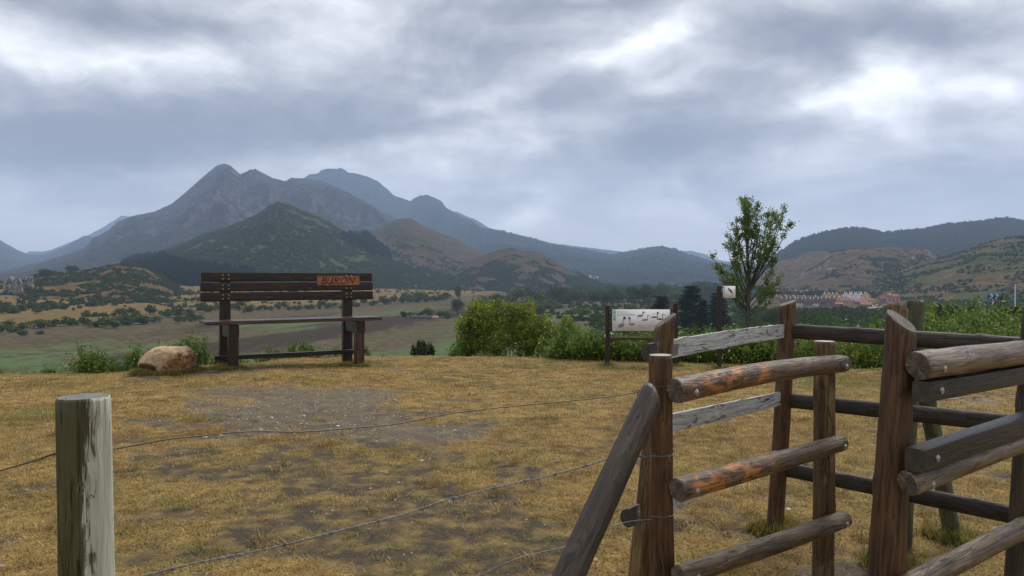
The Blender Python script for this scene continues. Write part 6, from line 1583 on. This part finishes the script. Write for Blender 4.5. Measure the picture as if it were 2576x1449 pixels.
# yellow timber stacks, poles
def stack(px, py, Y, label):
    X = (px - 1288) / 1860 * Y; z = float(tz(X, Y)); t = thing('timber_stack', (X, Y, z), label, 'timber stack')
    m = simple('stacked yellow timber', (.36, .24, .09), .8)
    for r_ in range(3):
        for k in range(5 - r_):
            o = link('log', with_mat(mesh_np('log', *tube_np([(-4 + k * 1.7 + r_ * .8, -1.5, .8 + r_ * 1.4), (-4 + k * 1.7 + r_ * .8, 1.5, .8 + r_ * 1.4)], [.8, .8], 10)), m)); o.parent = t
stack(2232, 778, 640, 'stack of yellow timber right of the village yard')
def pole(px, pt, pb, Y, label, r=.12, col=(.30, .29, .27), arm=True, name='utility_pole'):
    X = (px - 1288) / 1860 * Y; z0 = at(px, pb, Y).z; z1 = at(px, pt, Y).z; t = thing(name, (X, Y, z0), label, 'pole')
    m = simple(name + ' surface', col, .7)
    o = link('shaft', with_mat(mesh_np('shaft', *tube_np([(0, 0, -1), (0, 0, z1 - z0)], [r, r * .7], 8)), m)); o.parent = t
    if arm: boxm('crossarm', -.9, .9, -.08, .08, z1 - z0 - .7, z1 - z0 - .5, m, t)
pole(2336, 718, 742, 420, 'pale utility pole with crossarm on the slope right of the village', .16)
pole(2382, 703, 732, 480, 'thin utility pole on the tan slope, right of the shorter pole', .14)
# blue chevron sign, white marker pole, guard rail
Y = 62.; X = at(2500, 745, Y).x; zc = at(2500, 744.5, Y).z; zg = float(tz(X, Y))
cs = thing('chevron_sign', (X, Y, zg), 'blue road sign with two white chevrons above the thicket at right', 'sign')
BLUE = simple('blue sign face', (.010, .10, .34), .4); SIGNW = simple('white sign print', (.72, .74, .76), .4)
o = boxm('sign_face', -.50, .50, -.02, .02, zc - zg - .225, zc - zg + .225, BLUE, cs)
boxm('post', -.06, .06, .03, .10, -.5, zc - zg + .15, ZINC, cs)
for x0 in (-.40, .06):
    v = [(x0, -.2), (x0 + .16, -.2), (x0 + .36, 0), (x0 + .16, .2), (x0, .2), (x0 + .20, 0)]
    bm = bmesh.new(); f = bm.faces.new([bm.verts.new((a, -.026, zc - zg + b)) for a, b in v]); bmesh.ops.triangulate(bm, faces=[f]); me = bpy.data.meshes.new('chevron'); bm.to_mesh(me); bm.free(); me.materials.append(SIGNW)
    o = link('chevron', me); o.parent = cs
pole(2554, 715, 800, 58, 'thin white marker pole at the right edge beside the road', .055, (.62, .64, .66), False, 'marker_pole')
gr = thing('guard_rail', (at(2560, 790, 60).x, 60, float(tz(at(2560, 790, 60).x, 60))), 'grey guard rail of the hidden road at the right edge', 'guard rail')
za = at(2560, 779, 60).z - gr.location.z
boxm('rail', -1.5, 8, -.03, .03, za - .16, za + .15, ZINC, gr)
for k in range(4): boxm('post', -1.2 + 2.4 * k, -1.08 + 2.4 * k, .035, .12, -.5, za + .1, ZINC, gr)
# low bridge on the plain
Y = 490.; X = at(1057, 798, Y).x; zg = float(tz(X, Y)); br = thing('low_bridge', (X, Y, zg), 'low grey bridge with several short piers on the dry plain', 'bridge', rz=-.12)
BC = simple('bridge concrete', (.26, .24, .215), .85, nz=.5)
dz = at(1057, 795.5, Y).z - zg
boxm('deck', -8.5, 8.5, -2.5, 2.5, dz - .55, dz, BC, br)
boxm('parapet', -8.5, 8.5, -2.6, -2.4, dz, dz + .5, BC, br)
for k in range(6): boxm('pier', -7.4 + 2.9 * k, -6.7 + 2.9 * k, -2.2, 2.2, -.6, dz - .55, BC, br)
boxm('abutment', 8.4, 11.5, -2.8, 2.8, -.5, dz + .2, simple('ochre abutment', (.36, .26, .18), .9, nz=.5), br)
# pale track on the plain
def strip(name, pts, w, mat, lift=.12):
    c = []
    for a, b in zip(pts, pts[1:]):
        for k in range(16): t_ = k / 16; c.append((a[0] * (1 - t_) + b[0] * t_, a[1] * (1 - t_) + b[1] * t_))
    V = []
    for i, p in enumerate(c):
        q = c[min(i + 1, len(c) - 1)]; o_ = c[max(i - 1, 0)]; d = Vector((q[0] - o_[0], q[1] - o_[1])).normalized(); s = Vector((-d.y, d.x)) * w / 2
        for sg_ in (1, 0, -1):
            x, y = p[0] + s.x * sg_, p[1] + s.y * sg_; V.append((x, y, float(tz(x, y)) + lift))
    me = mesh_np(name, np.array(V), grid_faces(len(c), 3)); me.materials.append(mat); o = link(name, me); tag(o, kind='structure'); return o
gp = lambda px, py: gpt(px, py, -25.0)
strip('track', [gp(1380, 905), gp(1440, 876), gp(1477, 860), gp(1515, 847), gp(1552, 836), gp(1600, 828), gp(1680, 822)], 3.6, simple('pale track', (.30, .28, .25), .9, nz=.4), .25)
strip('village_street', [gp(2120, 778), gp(2200, 774), gp(2260, 772), gp(2330, 770)], 16, simple('pale yard', (.20, .165, .13), .9, nz=.1), .3)
# grey rock outcrop at the far left
def crag(px, pt, pb, wpx, Y, label, seed):
    X = (px - 1288) / 1860 * Y; z0 = at(px, pb, Y).z; z1 = at(px, pt, Y).z; w = wpx / 1860 * Y / 2; h = z1 - z0
    bm = bmesh.new(); bmesh.ops.create_icosphere(bm, subdivisions=5, radius=1.0)
    for v in bm.verts:
        x, y, z = v.co; s = math.copysign(abs(z) ** .5, z)
        n = mnoise.ridged_multi_fractal(Vector((x * 1.6 + seed, y * 1.6, z * 1.3)), 1.0, 2.1, 5, 1.0, 2.0) * .16
        q = 1 + n - .25
        v.co = Vector((math.copysign(abs(x) ** .7, x) * w * q, math.copysign(abs(y) ** .7, y) * w * .8 * q, h * (.35 + .62 * s) * (1 + .35 * mnoise.noise(Vector((x * 3.2 + seed, y * 3, 0))))))
    me = bpy.data.meshes.new('rock_outcrop'); bm.to_mesh(me); bm.free()
    m, N = mat_new('pale limestone'); P_ = N.n('ShaderNodeTexCoord').outputs['Object']; n = N.noise(N.scale(P_, (1, 1, .7)), .35, 7, .7)
    finish(N, N.mix(N.step(n, .38, .62), (.08, .072, .066), (.33, .31, .295)), .9, n, 1.0, 1.0, .2); me.materials.append(m)
    o = link('rock_outcrop', me); o.location = (X, Y, z0); tag(o, label, 'rock')
crag(33, 700, 738, 44, 640, 'pale grey limestone outcrop at the left edge, larger one', 1)
crag(74, 697, 722, 22, 650, 'smaller pale rock outcrop right of the large one at the left edge', 5)
